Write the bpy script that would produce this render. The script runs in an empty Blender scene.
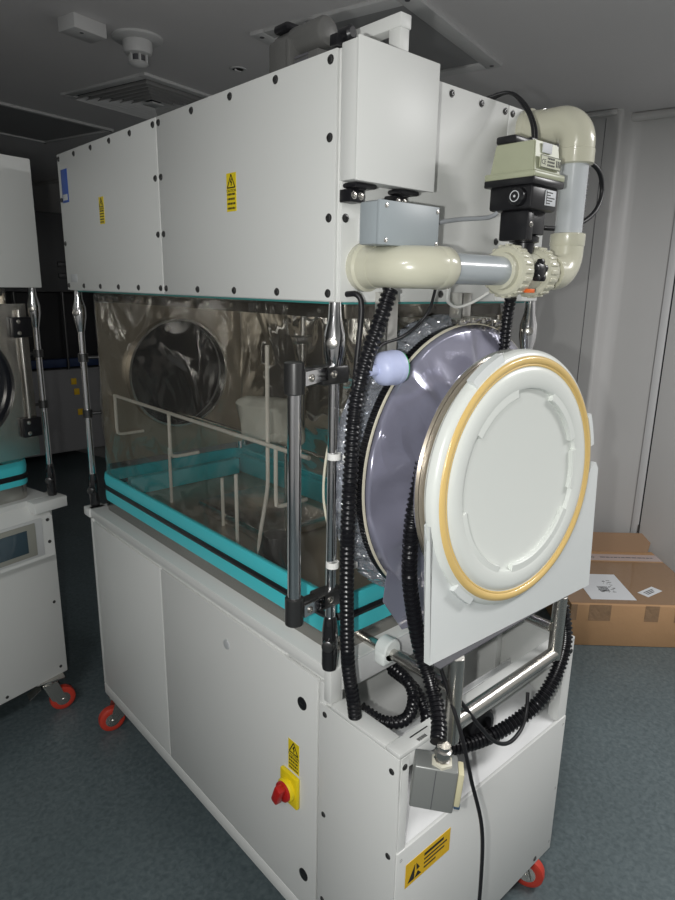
import bpy, bmesh, math, random
from mathutils import Vector, Matrix, noise
random.seed(7)
D = bpy.data; SC = bpy.context.scene; COL = SC.collection
PI = math.pi
V = Vector

# ------------------------------------------------------------------ materials
def mat(name, col, rough=.5, metal=0., spec=.5, bump=None, var=None, coat=0., trans=0., ior=1.45, sss=0.):
    m = D.materials.new(name); m.use_nodes = True
    nt = m.node_tree; b = nt.nodes['Principled BSDF']
    b.inputs['Base Color'].default_value = (*col, 1); b.inputs['Roughness'].default_value = rough
    b.inputs['Metallic'].default_value = metal; b.inputs['Specular IOR Level'].default_value = spec
    b.inputs['Coat Weight'].default_value = coat; b.inputs['Transmission Weight'].default_value = trans
    b.inputs['IOR'].default_value = ior
    if sss:
        b.inputs['Subsurface Weight'].default_value = sss; b.inputs['Subsurface Radius'].default_value = (.01, .01, .01)
    tc = nt.nodes.new('ShaderNodeTexCoord')
    if var:                                   # (scale, amount, second colour)
        n = nt.nodes.new('ShaderNodeTexNoise'); n.inputs['Scale'].default_value = var[0]; n.inputs['Detail'].default_value = 6
        r = nt.nodes.new('ShaderNodeMapRange'); r.inputs[1].default_value = .35; r.inputs[2].default_value = .65; r.inputs[4].default_value = var[1]
        x = nt.nodes.new('ShaderNodeMix'); x.data_type = 'RGBA'
        x.inputs[6].default_value = (*col, 1); x.inputs[7].default_value = (*var[2], 1)
        nt.links.new(tc.outputs['Object'], n.inputs['Vector']); nt.links.new(n.outputs['Fac'], r.inputs[0])
        nt.links.new(r.outputs[0], x.inputs[0]); nt.links.new(x.outputs[2], b.inputs['Base Color'])
    if bump:                                  # (scale, strength[, stretch vector])
        n = nt.nodes.new('ShaderNodeTexNoise'); n.inputs['Scale'].default_value = bump[0]; n.inputs['Detail'].default_value = 5
        mp = nt.nodes.new('ShaderNodeMapping')
        if len(bump) > 2: mp.inputs['Scale'].default_value = bump[2]
        bn = nt.nodes.new('ShaderNodeBump'); bn.inputs['Strength'].default_value = bump[1]; bn.inputs['Distance'].default_value = .01
        nt.links.new(tc.outputs['Object'], mp.inputs[0]); nt.links.new(mp.outputs[0], n.inputs['Vector'])
        nt.links.new(n.outputs['Fac'], bn.inputs['Height']); nt.links.new(bn.outputs[0], b.inputs['Normal'])
    return m

def creases(nt, tc, base, scale, amount, stretch=(1, 1, .45)):
    """sharp folds: the zero line of a warped noise, added to a soft height"""
    N = nt.nodes; Lk = nt.links.new
    mp = N.new('ShaderNodeMapping'); mp.inputs['Scale'].default_value = stretch; mp.inputs['Rotation'].default_value = (.35, .2, 0)
    n = N.new('ShaderNodeTexNoise'); n.inputs['Scale'].default_value = scale; n.inputs['Detail'].default_value = 1.5; n.inputs['Distortion'].default_value = .8
    a = N.new('ShaderNodeMath'); a.operation = 'SUBTRACT'; a.inputs[1].default_value = .5
    b = N.new('ShaderNodeMath'); b.operation = 'ABSOLUTE'
    c = N.new('ShaderNodeMapRange'); c.inputs[1].default_value = 0; c.inputs[2].default_value = .07; c.inputs[3].default_value = amount; c.inputs[4].default_value = 0
    d = N.new('ShaderNodeMath'); d.operation = 'ADD'
    Lk(tc.outputs['Object'], mp.inputs[0]); Lk(mp.outputs[0], n.inputs['Vector']); Lk(n.outputs['Fac'], a.inputs[0]); Lk(a.outputs[0], b.inputs[0])
    Lk(b.outputs[0], c.inputs[0]); Lk(c.outputs[0], d.inputs[0]); Lk(base, d.inputs[1]); return d.outputs[0]

def film_mat(name, tint, rough, gloss, haze=0.0, hazecol=(.8, .8, .8), bump=(6, .5), fres=1.1):
    """thin clear plastic sheet: mostly see-through, with a sharp coat of reflections"""
    m = D.materials.new(name); m.use_nodes = True; nt = m.node_tree; N = nt.nodes; N.clear(); Lk = nt.links.new
    out = N.new('ShaderNodeOutputMaterial'); tr = N.new('ShaderNodeBsdfTransparent'); tr.inputs[0].default_value = (*tint, 1)
    gl = N.new('ShaderNodeBsdfGlossy'); gl.inputs['Roughness'].default_value = rough; gl.inputs[0].default_value = (1, 1, 1, 1)
    df = N.new('ShaderNodeBsdfDiffuse'); df.inputs[0].default_value = (*hazecol, 1)
    m1 = N.new('ShaderNodeMixShader'); m1.inputs[0].default_value = haze
    m2 = N.new('ShaderNodeMixShader'); fr = N.new('ShaderNodeFresnel'); fr.inputs['IOR'].default_value = 1.45
    mul = N.new('ShaderNodeMath'); mul.operation = 'MULTIPLY_ADD'; mul.inputs[1].default_value = fres; mul.inputs[2].default_value = gloss; mul.use_clamp = True
    tc = N.new('ShaderNodeTexCoord'); n = N.new('ShaderNodeTexNoise'); n.inputs['Scale'].default_value = bump[0]
    n.inputs['Detail'].default_value = 2; n.inputs['Distortion'].default_value = 1.5
    bn = N.new('ShaderNodeBump'); bn.inputs['Strength'].default_value = bump[1]; bn.inputs['Distance'].default_value = .05
    Lk(tc.outputs['Object'], n.inputs['Vector']); Lk(creases(nt, tc, n.outputs['Fac'], 3.2, .16), bn.inputs['Height'])
    Lk(bn.outputs[0], gl.inputs['Normal']); Lk(fr.outputs[0], mul.inputs[0]); Lk(mul.outputs[0], m2.inputs[0])
    Lk(tr.outputs[0], m1.inputs[1]); Lk(df.outputs[0], m1.inputs[2]); Lk(m1.outputs[0], m2.inputs[1]); Lk(gl.outputs[0], m2.inputs[2])
    Lk(m2.outputs[0], out.inputs[0])
    return m

WHITE = mat('white_enamel', (.69, .70, .68), .42, spec=.4, var=(1.5, .4, (.66, .67, .65)))
WHITE2 = mat('white_powder_coat', (.62, .63, .63), .4, bump=(300, .02))
STEEL = mat('brushed_steel', (.62, .60, .56), .27, .97, bump=(40, .06, (1, 1, 12)))
CHROME = mat('polished_tube', (.86, .86, .87), .13, 1)
DSTEEL = mat('chamber_steel', (.46, .405, .32), .32, .6, bump=(5, .15))
GLOSSB = mat('gloss_black_metal', (.03, .03, .032), .15, .5, coat=.6)
CAST = mat('dark_cast_metal', (.10, .10, .10), .3, .8)
BLACKP = mat('black_plastic', (.012, .012, .014), .32)
RUBBER = mat('black_rubber', (.010, .010, .012), .45)
HOSE = mat('corrugated_black', (.008, .008, .010), .28)
TEAL = mat('turquoise_gasket', (.07, .60, .66), .4)
CREAM = mat('cream_plastic', (.60, .59, .47), .25, coat=.3)
GREYPIPE = mat('pale_grey_pipe', (.44, .48, .50), .28, coat=.3)
CLEARPIPE = mat('milky_clear_pipe', (.55, .58, .60), .18, coat=.5)
JBOX = mat('grey_junction_enamel', (.33, .37, .39), .4)
GUN = mat('gunmetal_hood', (.27, .28, .27), .38, .3)
MOTOR = mat('grey_motor_casting', (.13, .13, .125), .42, .2, bump=(60, .1))
ACTG = mat('pale_olive_cover', (.42, .44, .31), .38, var=(20, .5, (.38, .40, .28)))
YELLOW = mat('yellow_label', (.80, .62, .01), .45)
AMBER = mat('amber_label', (.78, .48, .01), .45)
INK = mat('black_ink', (.012, .012, .012), .5)
GREYINK = mat('grey_ink', (.10, .10, .11), .5)
RED = mat('red_plastic', (.42, .012, .010), .35)
REDPU = mat('red_polyurethane', (.55, .05, .03), .4)
BLUE = mat('blue_label', (.03, .09, .38), .45)
GREYLAB = mat('silver_label', (.5, .52, .53), .4)
DOORP = mat('white_polymer', (.78, .81, .77), .30, sss=.0, coat=.2)
PLATEP = mat('translucent_white_sheet', (.74, .77, .76), .34, coat=.15)
ORING = mat('amber_seal', (.78, .55, .20), .3, coat=.4)
PURPLE = mat('grey_violet_film', (.30, .30, .39), .22, .35, spec=.9, coat=1., bump=(5, .5, (1, 1, .35)))
_nt = PURPLE.node_tree; _bn = next(n for n in _nt.nodes if n.type == 'BUMP'); _tc = next(n for n in _nt.nodes if n.type == 'TEX_COORD')
_src = _bn.inputs['Height'].links[0].from_socket; _nt.links.new(creases(_nt, _tc, _src, 5.5, .35, (1, 1, .4)), _bn.inputs['Height'])
PALEBLUE = mat('pale_blue_plastic', (.50, .55, .78), .4)
GREEN = mat('green_print', (.05, .50, .15), .5)
ORANGE = mat('orange_tab', (.8, .16, .03), .5)
NYLON = mat('white_nylon', (.85, .85, .82), .4)
PAPER = mat('white_paper', (.66, .68, .70), .6)
CARD = mat('brown_cardboard', (.47, .28, .145), .75, bump=(60, .08), var=(8, .5, (.42, .25, .125)))
CARDIN = mat('cardboard_inside', (.27, .17, .10), .8)
TAPE = mat('brown_parcel_tape', (.30, .19, .11), .15, coat=.5, bump=(35, .6))
PTAPE = mat('printed_security_tape', (.46, .38, .36), .25)
WALL = mat('white_wall_panel', (.56, .555, .545), .38, var=(1, .3, (.53, .525, .52)))
CEIL = mat('ceiling_paint', (.70, .685, .69), .6, var=(2, .4, (.66, .645, .65)))
CEILW = mat('ceiling_fitting_white', (.60, .60, .60), .45)
CEILG = mat('ceiling_panel_grey', (.30, .30, .305), .5)
DARK = mat('near_black_void', (.010, .010, .012), .6)
DARKBLUE = mat('dark_blue_cover', (.012, .03, .09), .6)
SCREEN = mat('screen_glass', (.05, .085, .11), .12, coat=1)
ALU = mat('satin_aluminium', (.66, .65, .62), .32, .8)
BEZEL = mat('screen_bezel', (.33, .33, .29), .4)
FILM = film_mat('clear_canopy_film', (.985, .98, .965), .08, .0, .03, (.78, .72, .62), (3.0, .6), .72)
CUFF = film_mat('crimped_clear_cuff', (.75, .78, .85), .15, .22, .45, (.50, .53, .60), (30, .8))
def floor_mat():
    m = D.materials.new('blue_grey_vinyl'); m.use_nodes = True; nt = m.node_tree; b = nt.nodes['Principled BSDF']; Lk = nt.links.new
    tc = nt.nodes.new('ShaderNodeTexCoord')
    n1 = nt.nodes.new('ShaderNodeTexNoise'); n1.inputs['Scale'].default_value = 60; n1.inputs['Detail'].default_value = 8; n1.inputs['Distortion'].default_value = .6
    n2 = nt.nodes.new('ShaderNodeTexNoise'); n2.inputs['Scale'].default_value = 2.5; n2.inputs['Detail'].default_value = 4
    r = nt.nodes.new('ShaderNodeValToRGB'); r.color_ramp.elements[0].position = .3; r.color_ramp.elements[0].color = (.085, .115, .125, 1)
    r.color_ramp.elements[1].position = .7; r.color_ramp.elements[1].color = (.15, .19, .20, 1)
    x = nt.nodes.new('ShaderNodeMix'); x.data_type = 'RGBA'; x.blend_type = 'MULTIPLY'; x.inputs[0].default_value = .35
    Lk(tc.outputs['Object'], n1.inputs[0]); Lk(tc.outputs['Object'], n2.inputs[0]); Lk(n1.outputs[0], r.inputs[0])
    Lk(r.outputs[0], x.inputs[6]); Lk(n2.outputs[0], x.inputs[7]); Lk(x.outputs[2], b.inputs['Base Color'])
    bn = nt.nodes.new('ShaderNodeBump'); bn.inputs['Strength'].default_value = .12; bn.inputs['Distance'].default_value = .003
    Lk(n1.outputs[0], bn.inputs['Height']); Lk(bn.outputs[0], b.inputs['Normal']); b.inputs['Roughness'].default_value = .42
    return m
FLOOR = floor_mat()

# ------------------------------------------------------------------ mesh building
def basis(d):
    d = V(d).normalized(); a = V((0, 0, 1)) if abs(d.z) < .9 else V((1, 0, 0))
    u = d.cross(a).normalized(); return u, d.cross(u).normalized(), d

def catmull(pts, step=.004):
    P = [V(p) for p in pts]; P = [P[0]*2-P[1]] + P + [P[-1]*2-P[-2]]; out = []
    for i in range(1, len(P)-2):
        a, b, c, d = P[i-1:i+3]; n = max(2, int((c-b).length/step))
        for k in range(n):
            t = k/n
            out.append(.5*((2*b)+(c-a)*t+(2*a-5*b+4*c-d)*t*t+(3*b-a-3*c+d)*t**3))
    out.append(P[-2]); return out

class M:
    def __init__(s): s.bm = bmesh.new(); s.sharp = True
    def box(s, x0, x1, y0, y1, z0, z1, bev=0.002, seg=2, rot=None):
        r = bmesh.ops.create_cube(s.bm, size=1)
        vs = r['verts']
        for v in vs: v.co = V(((x0+x1)/2+v.co.x*(x1-x0), (y0+y1)/2+v.co.y*(y1-y0), (z0+z1)/2+v.co.z*(z1-z0)))
        if rot: bmesh.ops.transform(s.bm, matrix=rot, verts=vs)
        if bev:
            bev = min(bev, abs(x1-x0)*.45, abs(y1-y0)*.45, abs(z1-z0)*.45)
            es = list({e for v in vs for e in v.link_edges})
            bmesh.ops.bevel(s.bm, geom=es, offset=bev, segments=seg, profile=.5, affect='EDGES')
        return s
    def rings(s, rs, cap0=True, cap1=True, close=False):
        R = [[s.bm.verts.new(p) for p in r] for r in rs]; n = len(R[0])
        for a, b in zip(R, R[1:] + ([R[0]] if close else [])):
            for i in range(n): s.bm.faces.new((a[i], a[(i+1) % n], b[(i+1) % n], b[i]))
        if not close:
            if cap0: s.bm.faces.new(R[0][::-1])
            if cap1: s.bm.faces.new(R[-1])
        return s
    def lathe(s, o, d, prof, seg=32, cap=True, e=None):
        """prof: list of (distance along d, radius)"""
        o = V(o); u, w, d = basis(d)
        s.rings([[o+d*h+(u*math.cos(2*PI*i/seg)+w*math.sin(2*PI*i/seg))*max(r, 1e-5) for i in range(seg)] for h, r in prof], cap, cap); return s
    def ringlathe(s, o, d, prof, seg=96):
        """closed profile swept round an axis (torus-like)"""
        o = V(o); u, w, d = basis(d); R = []
        for i in range(seg):
            c = u*math.cos(2*PI*i/seg)+w*math.sin(2*PI*i/seg)
            R.append([o+d*h+c*r for h, r in prof])
        s.rings(R, close=True); return s
    def cyl(s, a, b, r, seg=20, bev=.0012):
        a = V(a); b = V(b); L = (b-a).length; c = min(bev, r*.3, L*.3)
        return s.lathe(a, b-a, [(0, r-c), (c, r), (L-c, r), (L, r-c)], seg)
    def tube(s, pts, r, seg=12, step=.01, smooth=True, cap=True):
        P = catmull(pts, step) if smooth and len(pts) > 2 else [V(p) for p in pts]
        T = [(P[min(i+1, len(P)-1)]-P[max(i-1, 0)]).normalized() for i in range(len(P))]
        u, w, _ = basis(T[0]); R = []; acc = 0
        for i, p in enumerate(P):
            if i:
                q = T[i-1].rotation_difference(T[i]); u = q @ u; acc += (p-P[i-1]).length
            w = T[i].cross(u).normalized(); u = w.cross(T[i]).normalized()
            rr = r(acc) if callable(r) else r
            R.append([p+(u*math.cos(2*PI*k/seg)+w*math.sin(2*PI*k/seg))*rr for k in range(seg)])
        s.rings(R, cap, cap); return s
    def hose(s, pts, r, pitch=.0105, seg=18):
        depth = r*.2
        def f(a):
            t = (a/pitch) % 1
            return r if t < .5 else r-depth
        return s.tube(pts, f, seg, pitch/6)
    def prism(s, poly, d, h):
        """polygon of 3-D points extruded by h along d"""
        d = V(d).normalized()*h
        a = [s.bm.verts.new(V(p)) for p in poly]; b = [s.bm.verts.new(V(p)+d) for p in poly]; n = len(poly)
        s.bm.faces.new(a[::-1]); s.bm.faces.new(b)
        for i in range(n): s.bm.faces.new((a[i], a[(i+1) % n], b[(i+1) % n], b[i]))
        return s
    def plate_hole(s, x0, x1, z0, z1, y0, y1, cx, cz, r, seg=64, cr=.02):
        """upright plate in the x-z plane with a round hole"""
        pts_o = []
        for i in range(seg):
            a = 2*PI*i/seg; dx, dz = math.cos(a), math.sin(a); ts = []
            if dx > 1e-6: ts.append((x1-cx)/dx)
            if dx < -1e-6: ts.append((x0-cx)/dx)
            if dz > 1e-6: ts.append((z1-cz)/dz)
            if dz < -1e-6: ts.append((z0-cz)/dz)
            t = min(ts); pts_o.append((cx+dx*t, cz+dz*t))
        # snap nearest samples to the corners
        for X in (x0, x1):
            for Z in (z0, z1):
                k = min(range(seg), key=lambda i: (pts_o[i][0]-X)**2+(pts_o[i][1]-Z)**2); pts_o[k] = (X, Z)
        R = [[], [], [], []]
        for i in range(seg):
            a = 2*PI*i/seg; ix, iz = cx+r*math.cos(a), cz+r*math.sin(a); ox, oz = pts_o[i]
            R[0].append((ox, y0, oz)); R[1].append((ix, y0, iz)); R[2].append((ix, y1, iz)); R[3].append((ox, y1, oz))
        s.rings([[V(p) for p in r_] for r_ in R], close=True); return s
    def xf(s, m): bmesh.ops.transform(s.bm, matrix=m, verts=s.bm.verts); return s
    def get(s, name, material, smooth=35):
        bm = s.bm; bmesh.ops.recalc_face_normals(bm, faces=bm.faces)
        c = V((0, 0, 0))
        if bm.verts:
            lo = V([min(v.co[i] for v in bm.verts) for i in range(3)]); hi = V([max(v.co[i] for v in bm.verts) for i in range(3)]); c = (lo+hi)/2
        for v in bm.verts: v.co -= c
        me = D.meshes.new(name); bm.to_mesh(me); bm.free(); me.materials.append(material)
        if smooth:
            for p in me.polygons: p.use_smooth = True
            me.set_sharp_from_angle(angle=math.radians(smooth))
        return me, c

WP = {}
XF = [Matrix.Identity(4)]           # current placing transform for everything that is built
def put(name, m, material, parent=None, label=None, cat=None, group=None, kind=None, smooth=35):
    if isinstance(m, M): m.xf(XF[0]); me, c = m.get(name, material, smooth)
    else: me, c = m
    o = D.objects.new(name, me); COL.objects.link(o)
    if parent is not None: o.parent = parent; o.location = c-WP[parent.name]
    else: o.location = c
    WP[o.name] = c.copy()
    if label: o['label'] = label
    if cat: o['category'] = cat
    if group: o['group'] = group
    if kind: o['kind'] = kind
    return o
def thing(name, loc, label, cat, group=None):
    o = D.objects.new(name, None); COL.objects.link(o); o.empty_display_size = .05
    p = XF[0] @ V(loc); o.location = p; WP[o.name] = p.copy()
    o['label'] = label; o['category'] = cat
    if group: o['group'] = group
    return o
def copies(src, pts, parent):
    """more instances of a small part at the given world positions"""
    for p in pts:
        c = src.copy(); COL.objects.link(c); c.parent = parent; q = XF[0] @ V(p); c.location = q-WP[parent.name]; WP[c.name] = q
def screws(parent, pts, d, r=.006, h=.004, material=None, name='screw'):
    d = V(d).normalized(); p = V(pts[0]); u, w, _ = basis(d)
    m = M(); m.lathe(p, d, [(-.001, r*1.3), (.0008, r*1.3), (.001, r), (h*.8, r*.95), (h, r*.7), (h, r*.4), (h*.5, r*.35)], 12)
    o = put(name, m, material or CAST, parent)
    off = o.location+WP[parent.name]-(XF[0] @ p)
    copies_pts = pts[1:]
    for q in copies_pts:
        c = o.copy(); COL.objects.link(c); c.parent = parent; c.location = (XF[0] @ V(q))+off-WP[parent.name]
def text_mesh(txt, size, origin, right, up, depth=.0003, align='LEFT'):
    cu = D.curves.new('t', 'FONT'); cu.body = txt; cu.size = size; cu.extrude = depth; cu.align_x = align; cu.resolution_u = 2
    o = D.objects.new('t', cu); COL.objects.link(o)
    dg = bpy.context.evaluated_depsgraph_get(); me = D.meshes.new_from_object(o.evaluated_get(dg))
    r = V(right).normalized(); u = V(up).normalized(); n = r.cross(u)
    mt = XF[0] @ Matrix.Translation(V(origin)) @ Matrix((r, u, n)).transposed().to_4x4()
    D.objects.remove(o); me.transform(mt)
    c = sum((v.co for v in me.vertices), V((0, 0, 0)))/max(1, len(me.vertices))
    for v in me.vertices: v.co -= c
    return me, c
def ptext(name, txt, size, origin, right, up, material, parent, **k):
    me, c = text_mesh(txt, size, origin, right, up, **k); me.materials.clear(); me.materials.append(material)
    return put(name, (me, c), material, parent)
# panels on the long side (plane x=const, seen from -x) : right = -y
def bar(m, o, r, u, a0, a1, b0, b1, t=.0004):
    """thin raised rectangle on a surface: o origin, r right, u up (unit)"""
    o = V(o); r = V(r); u = V(u); n = r.cross(u)
    m.prism([o+r*a0+u*b0, o+r*a1+u*b0, o+r*a1+u*b1, o+r*a0+u*b1], n, t)
def warn_label(parent, o, r, u, w, h, material=YELLOW, tri=.5, text='CAUTION', lines=5, label=None, name='warning_label'):
    o = V(o); r = V(r); u = V(u); n = r.cross(u)
    m = M(); bar(m, o, r, u, 0, w, 0, h, .0008); lab = put(name, m, material, parent, label=label)
    g = M(); o2 = o+n*.0008; s = w*.8; hh = s*.9; cx = w/2; b = h-hh-w*.08
    def strip(p, q, t=.07*w):
        p = V(p); q = V(q); d = (q-p).normalized(); e = n.cross(d)*t/2
        g.prism([p-e, q-e, q+e, p+e], n, .0004)
    A = o2+r*(cx-s/2)+u*b; B = o2+r*(cx+s/2)+u*b; C = o2+r*cx+u*(b+hh)
    strip(A, B); strip(B, C); strip(C, A)
    strip(o2+r*(cx+.05*w)+u*(b+hh*.68), o2+r*(cx-.06*w)+u*(b+hh*.4), .09*w); strip(o2+r*(cx-.06*w)+u*(b+hh*.4), o2+r*(cx+.07*w)+u*(b+hh*.42), .06*w)
    strip(o2+r*(cx+.07*w)+u*(b+hh*.42), o2+r*(cx)+u*(b+hh*.14), .07*w)
    put('warning_triangle', g, INK, lab)
    zt = b-w*.24
    if text: ptext('caution_lettering', text, w*.22, o2+r*cx+u*zt, r, u, INK, lab, align='CENTER')
    ln = M(); step = (zt-w*.04)/lines
    for k in range(lines):
        z1 = zt-step*(k+.45); x = w*.1
        while x < w*.86:
            L = w*random.uniform(.06, .16); bar(ln, o2, r, u, x, min(x+L, w*.9), z1-step*.25, z1+step*.2); x += L+w*.045
    put('small_print', ln, INK, lab); return lab

# ================================================================== the room
def wall_rot():                                  # room axes: n points to the right-hand wall, m to the far wall
    a = math.radians(13.9); n = V((math.cos(a), math.sin(a), 0)); m = V((-math.sin(a), math.cos(a), 0)); return n, m
NN, MM = wall_rot()
ROOM = Matrix((NN, MM, V((0, 0, 1)))).transposed().to_4x4()      # local (p along n, q along m, z) -> world
H = 2.70
XF[0] = ROOM
def struct(name, m, material, parent=None, smooth=35):
    o = put(name, m, material, parent, smooth=smooth)
    if parent is None: o['kind'] = 'structure'
    return o
struct('floor', M().box(-4, 3.4, -3.2, 6.6, -.1, 0, 0), FLOOR)
# ceiling with the opening frames modelled as things below it
struct('ceiling', M().box(-4, 3.4, -3.2, 6.6, H, H+.1, 0), CEIL)
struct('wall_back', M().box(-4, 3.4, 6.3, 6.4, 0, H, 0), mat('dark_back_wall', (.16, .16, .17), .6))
struct('wall_left', M().box(-4.1, -4, -3.2, 6.4, 0, H, 0), WALL)
struct('wall_front', M().box(-4, 3.4, -3.3, -3.2, 0, H, 0), WALL)
# right wall: stands forward at the far part, with a rounded return into the recess that holds the door
rw = M()
prof = [(2.93, 6.4), (2.93, .185)]
for k in range(7):
    a = PI/2*k/6; prof.append((2.93+.02-.02*math.cos(a), .185-.02*math.sin(a)))
for k in range(9):
    a = PI/2*k/8; prof.append((3.0+.07*math.sin(a), .155-.07*(1-math.cos(a))))
prof += [(3.07, -.13)]
def strip_wall(m, pr, z0, z1, back):
    poly = [V((p, q, z0)) for p, q in pr]+[V((back, pr[-1][1], z0)), V((back, pr[0][1], z0))]
    m.prism(poly, (0, 0, 1), z1-z0)
strip_wall(rw, prof, 0, H, 3.3)
rw.box(3.07, 3.3, -3.2, -1.3, 0, H, 0); rw.box(3.07, 3.3, -1.3, -.13, 2.3, H, 0)
struct('wall_right', rw, WALL)
sm = M(); sm.box(2.9285, 2.931, .249, .2515, 0.06, H-.04, 0); struct('trim_1', sm, GREYINK)
cv = M(); cv.box(2.905, 2.932, .19, 6.3, H-.03, H, .012); cv.box(3.03, 3.072, -3.2, .15, H-.045, H, .02, 4); struct('trim_2', cv, WALL)
struct('baseboard_right', M().box(2.915, 2.93, .19, 6.3, 0, .1, .004).box(3.055, 3.07, -.13, .08, 0, .1, .004), WALL)
# door in the recess
fr = M(); fr.box(3.064, 3.09, -.172, -.132, 0, 2.3, .002); dfr = struct('trim_3', fr, CEILW)
dr = struct('door_1', M().box(3.064, 3.10, -1.1, -.180, .01, 2.29, .002), WALL)
struct('door_hinge', M().cyl((3.062, -.176, .33), (3.062, -.176, .38), .006), CAST, dr)

# ceiling fittings (world coordinates, rotated with the room)
def ceil_local(x, y): v = V((x, y, 0)); return v.dot(NN), v.dot(MM)
# air vent diffuser
def vent(p0, q0, s, label):
    t = thing('air_vent', (p0, q0, H), label, 'air vent')
    fr = M()
    w = .045
    for (a0, a1, b0, b1) in ((-s, s, -s, -s+w), (-s, s, s-w, s), (-s, -s+w, -s+w, s-w), (s-w, s, -s+w, s-w)):
        fr.box(p0+a0, p0+a1, q0+b0, q0+b1, H-.012, H+.004, .003)
    put('vent_frame', fr, CEILW, t)
    put('vent_backing', M().box(p0-s+w, p0+s-w, q0-s+w, q0+s-w, H-.003, H, 0), DARK, t)
    for k in range(6):
        e = s-w-.004-k*.040
        r = M()
        prof = [(e-.026, -.002), (e-.022, -.002), (e, -.026), (e-.004, -.026)]
        R = []
        for sx, sy in ((1, 1), (-1, 1), (-1, -1), (1, -1)):
            R.append([V((p0+sx*a, q0+sy*a, H+z)) for a, z in prof])
        r.rings(R, close=True); put('vent_louvre', r, CEILW, t, smooth=0)
    put('vent_centre', M().box(p0-.04, p0+.04, q0-.04, q0+.04, H-.028, H-.02, .002), CEILW, t)
p, q = 1.53, 2.24; vent(p, q, .33, 'square white louvred air vent in the ceiling beyond the smoke detector')
# smoke detector
p, q = .90, 1.59; t = thing('smoke_detector', (p, q, H), 'round white smoke detector hanging from the ceiling between the small box and the vent', 'smoke detector')
put('mounting_plate', M().lathe((p, q, H), (0, 0, -1), [(0, .098), (.008, .098), (.014, .088), (.016, .05)], 40), CEILW, t)
put('detector_base', M().lathe((p, q, H-.014), (0, 0, -1), [(0, .056), (.03, .058), (.046, .052), (.05, .04)], 32), CEILW, t)
hd = M().lathe((p, q, H-.088), (0, 0, -1), [(0, .036), (.006, .040), (.014, .030), (.02, .012)], 28)
for k in range(6):
    a = k*PI/3; hd.box(p+.034*math.cos(a)-.004, p+.034*math.cos(a)+.004, q+.034*math.sin(a)-.004, q+.034*math.sin(a)+.004, H-.092, H-.06, .001)
put('detector_head', hd, CEILW, t)
put('detector_chamber', M().cyl((p, q, H-.09), (p, q, H-.06), .026), GREYINK, t)
p, q = .68, 1.63; cb = M().box(p-.07, p+.07, q-.05, q+.05, H-.05, H, .004)
t = thing('ceiling_box', (p, q, H), 'small plain white box fixed to the ceiling left of the smoke detector', 'electrical box')
put('box_body', cb, CEILW, t); put('box_screw', M().lathe((p-.02, q-.02, H-.05), (0, 0, -1), [(-.001, .008), (.001, .007)], 12), GREYINK, t)
p, q = 1.385, 1.50; t = thing('ceiling_sensor', (p, q, H), 'tiny dark round recessed fitting in the ceiling above the white housing', 'ceiling sensor')
put('sensor_rim', M().ringlathe((p, q, H-.002), (0, 0, -1), [(0, .026), (.004, .026), (.004, .036), (0, .038)], 32), CEILW, t)
put('sensor_eye', M().lathe((p, q, H-.001), (0, 0, -1), [(0, .026), (.004, .025), (.008, .01)], 24), INK, t)
put('sensor_blade', M().box(p-.02, p+.02, q-.003, q+.003, H-.014, H-.006, .001), CEILW, t)
# access hatch / recessed light panel frame
def panel(p0, p1, q0, q1, label, name, cat, fill=CEILG, w=.07):
    t = thing(name, ((p0+p1)/2, (q0+q1)/2, H), label, cat); f = M()
    for (a0, a1, b0, b1) in ((p0, p1, q0, q0+w), (p0, p1, q1-w, q1), (p0, p0+w, q0+w, q1-w), (p1-w, p1, q0+w, q1-w)): f.box(a0, a1, b0, b1, H-.014, H+.002, .004)
    put('panel_frame', f, CEILW, t)
    put('inner_panel', M().box(p0+w, p1-w, q0+w, q1-w, H-.004, H, 0), fill, t)
    for a, b in ((p0, q0), (p1, q0), (p0, q1), (p1, q1)):
        pa = a+(w/2 if a == p0 else -w/2); pb = b+(w/2 if b == q0 else -w/2)
        put('corner_screw', M().lathe((pa, pb, H-.014), (0, 0, -1), [(-.001, .01), (.002, .009)], 10), GREYINK, t)
panel(1.09, 1.925, .465, 1.17, 'square framed ceiling access panel with a dark grey centre above the white control housing', 'ceiling_panel', 'ceiling panel')
panel(.5, 1.86, 3.0, 3.75, 'long dark recessed ceiling light in the far left, unlit', 'recessed_light', 'ceiling light', CEILG, .03)

# far machine, dimly seen between the two isolators
XF[0] = Matrix.Identity(4)
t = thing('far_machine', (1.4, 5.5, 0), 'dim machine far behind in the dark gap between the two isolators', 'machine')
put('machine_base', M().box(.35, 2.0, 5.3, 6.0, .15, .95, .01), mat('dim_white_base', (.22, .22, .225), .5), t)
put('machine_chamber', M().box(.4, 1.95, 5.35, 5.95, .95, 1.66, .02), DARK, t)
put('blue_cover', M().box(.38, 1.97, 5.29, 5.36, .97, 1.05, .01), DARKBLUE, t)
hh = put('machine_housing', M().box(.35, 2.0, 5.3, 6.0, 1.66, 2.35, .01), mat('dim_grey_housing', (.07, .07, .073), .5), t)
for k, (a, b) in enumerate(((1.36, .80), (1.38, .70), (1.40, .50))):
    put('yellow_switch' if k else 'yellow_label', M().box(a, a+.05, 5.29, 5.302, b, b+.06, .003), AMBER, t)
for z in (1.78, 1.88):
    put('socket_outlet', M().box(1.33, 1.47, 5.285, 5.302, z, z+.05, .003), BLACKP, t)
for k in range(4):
    put('chrome_post', M().cyl((.5+k*.42, 5.27, .95), (.5+k*.42, 5.27, 1.66), .012), CAST, t)

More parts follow.
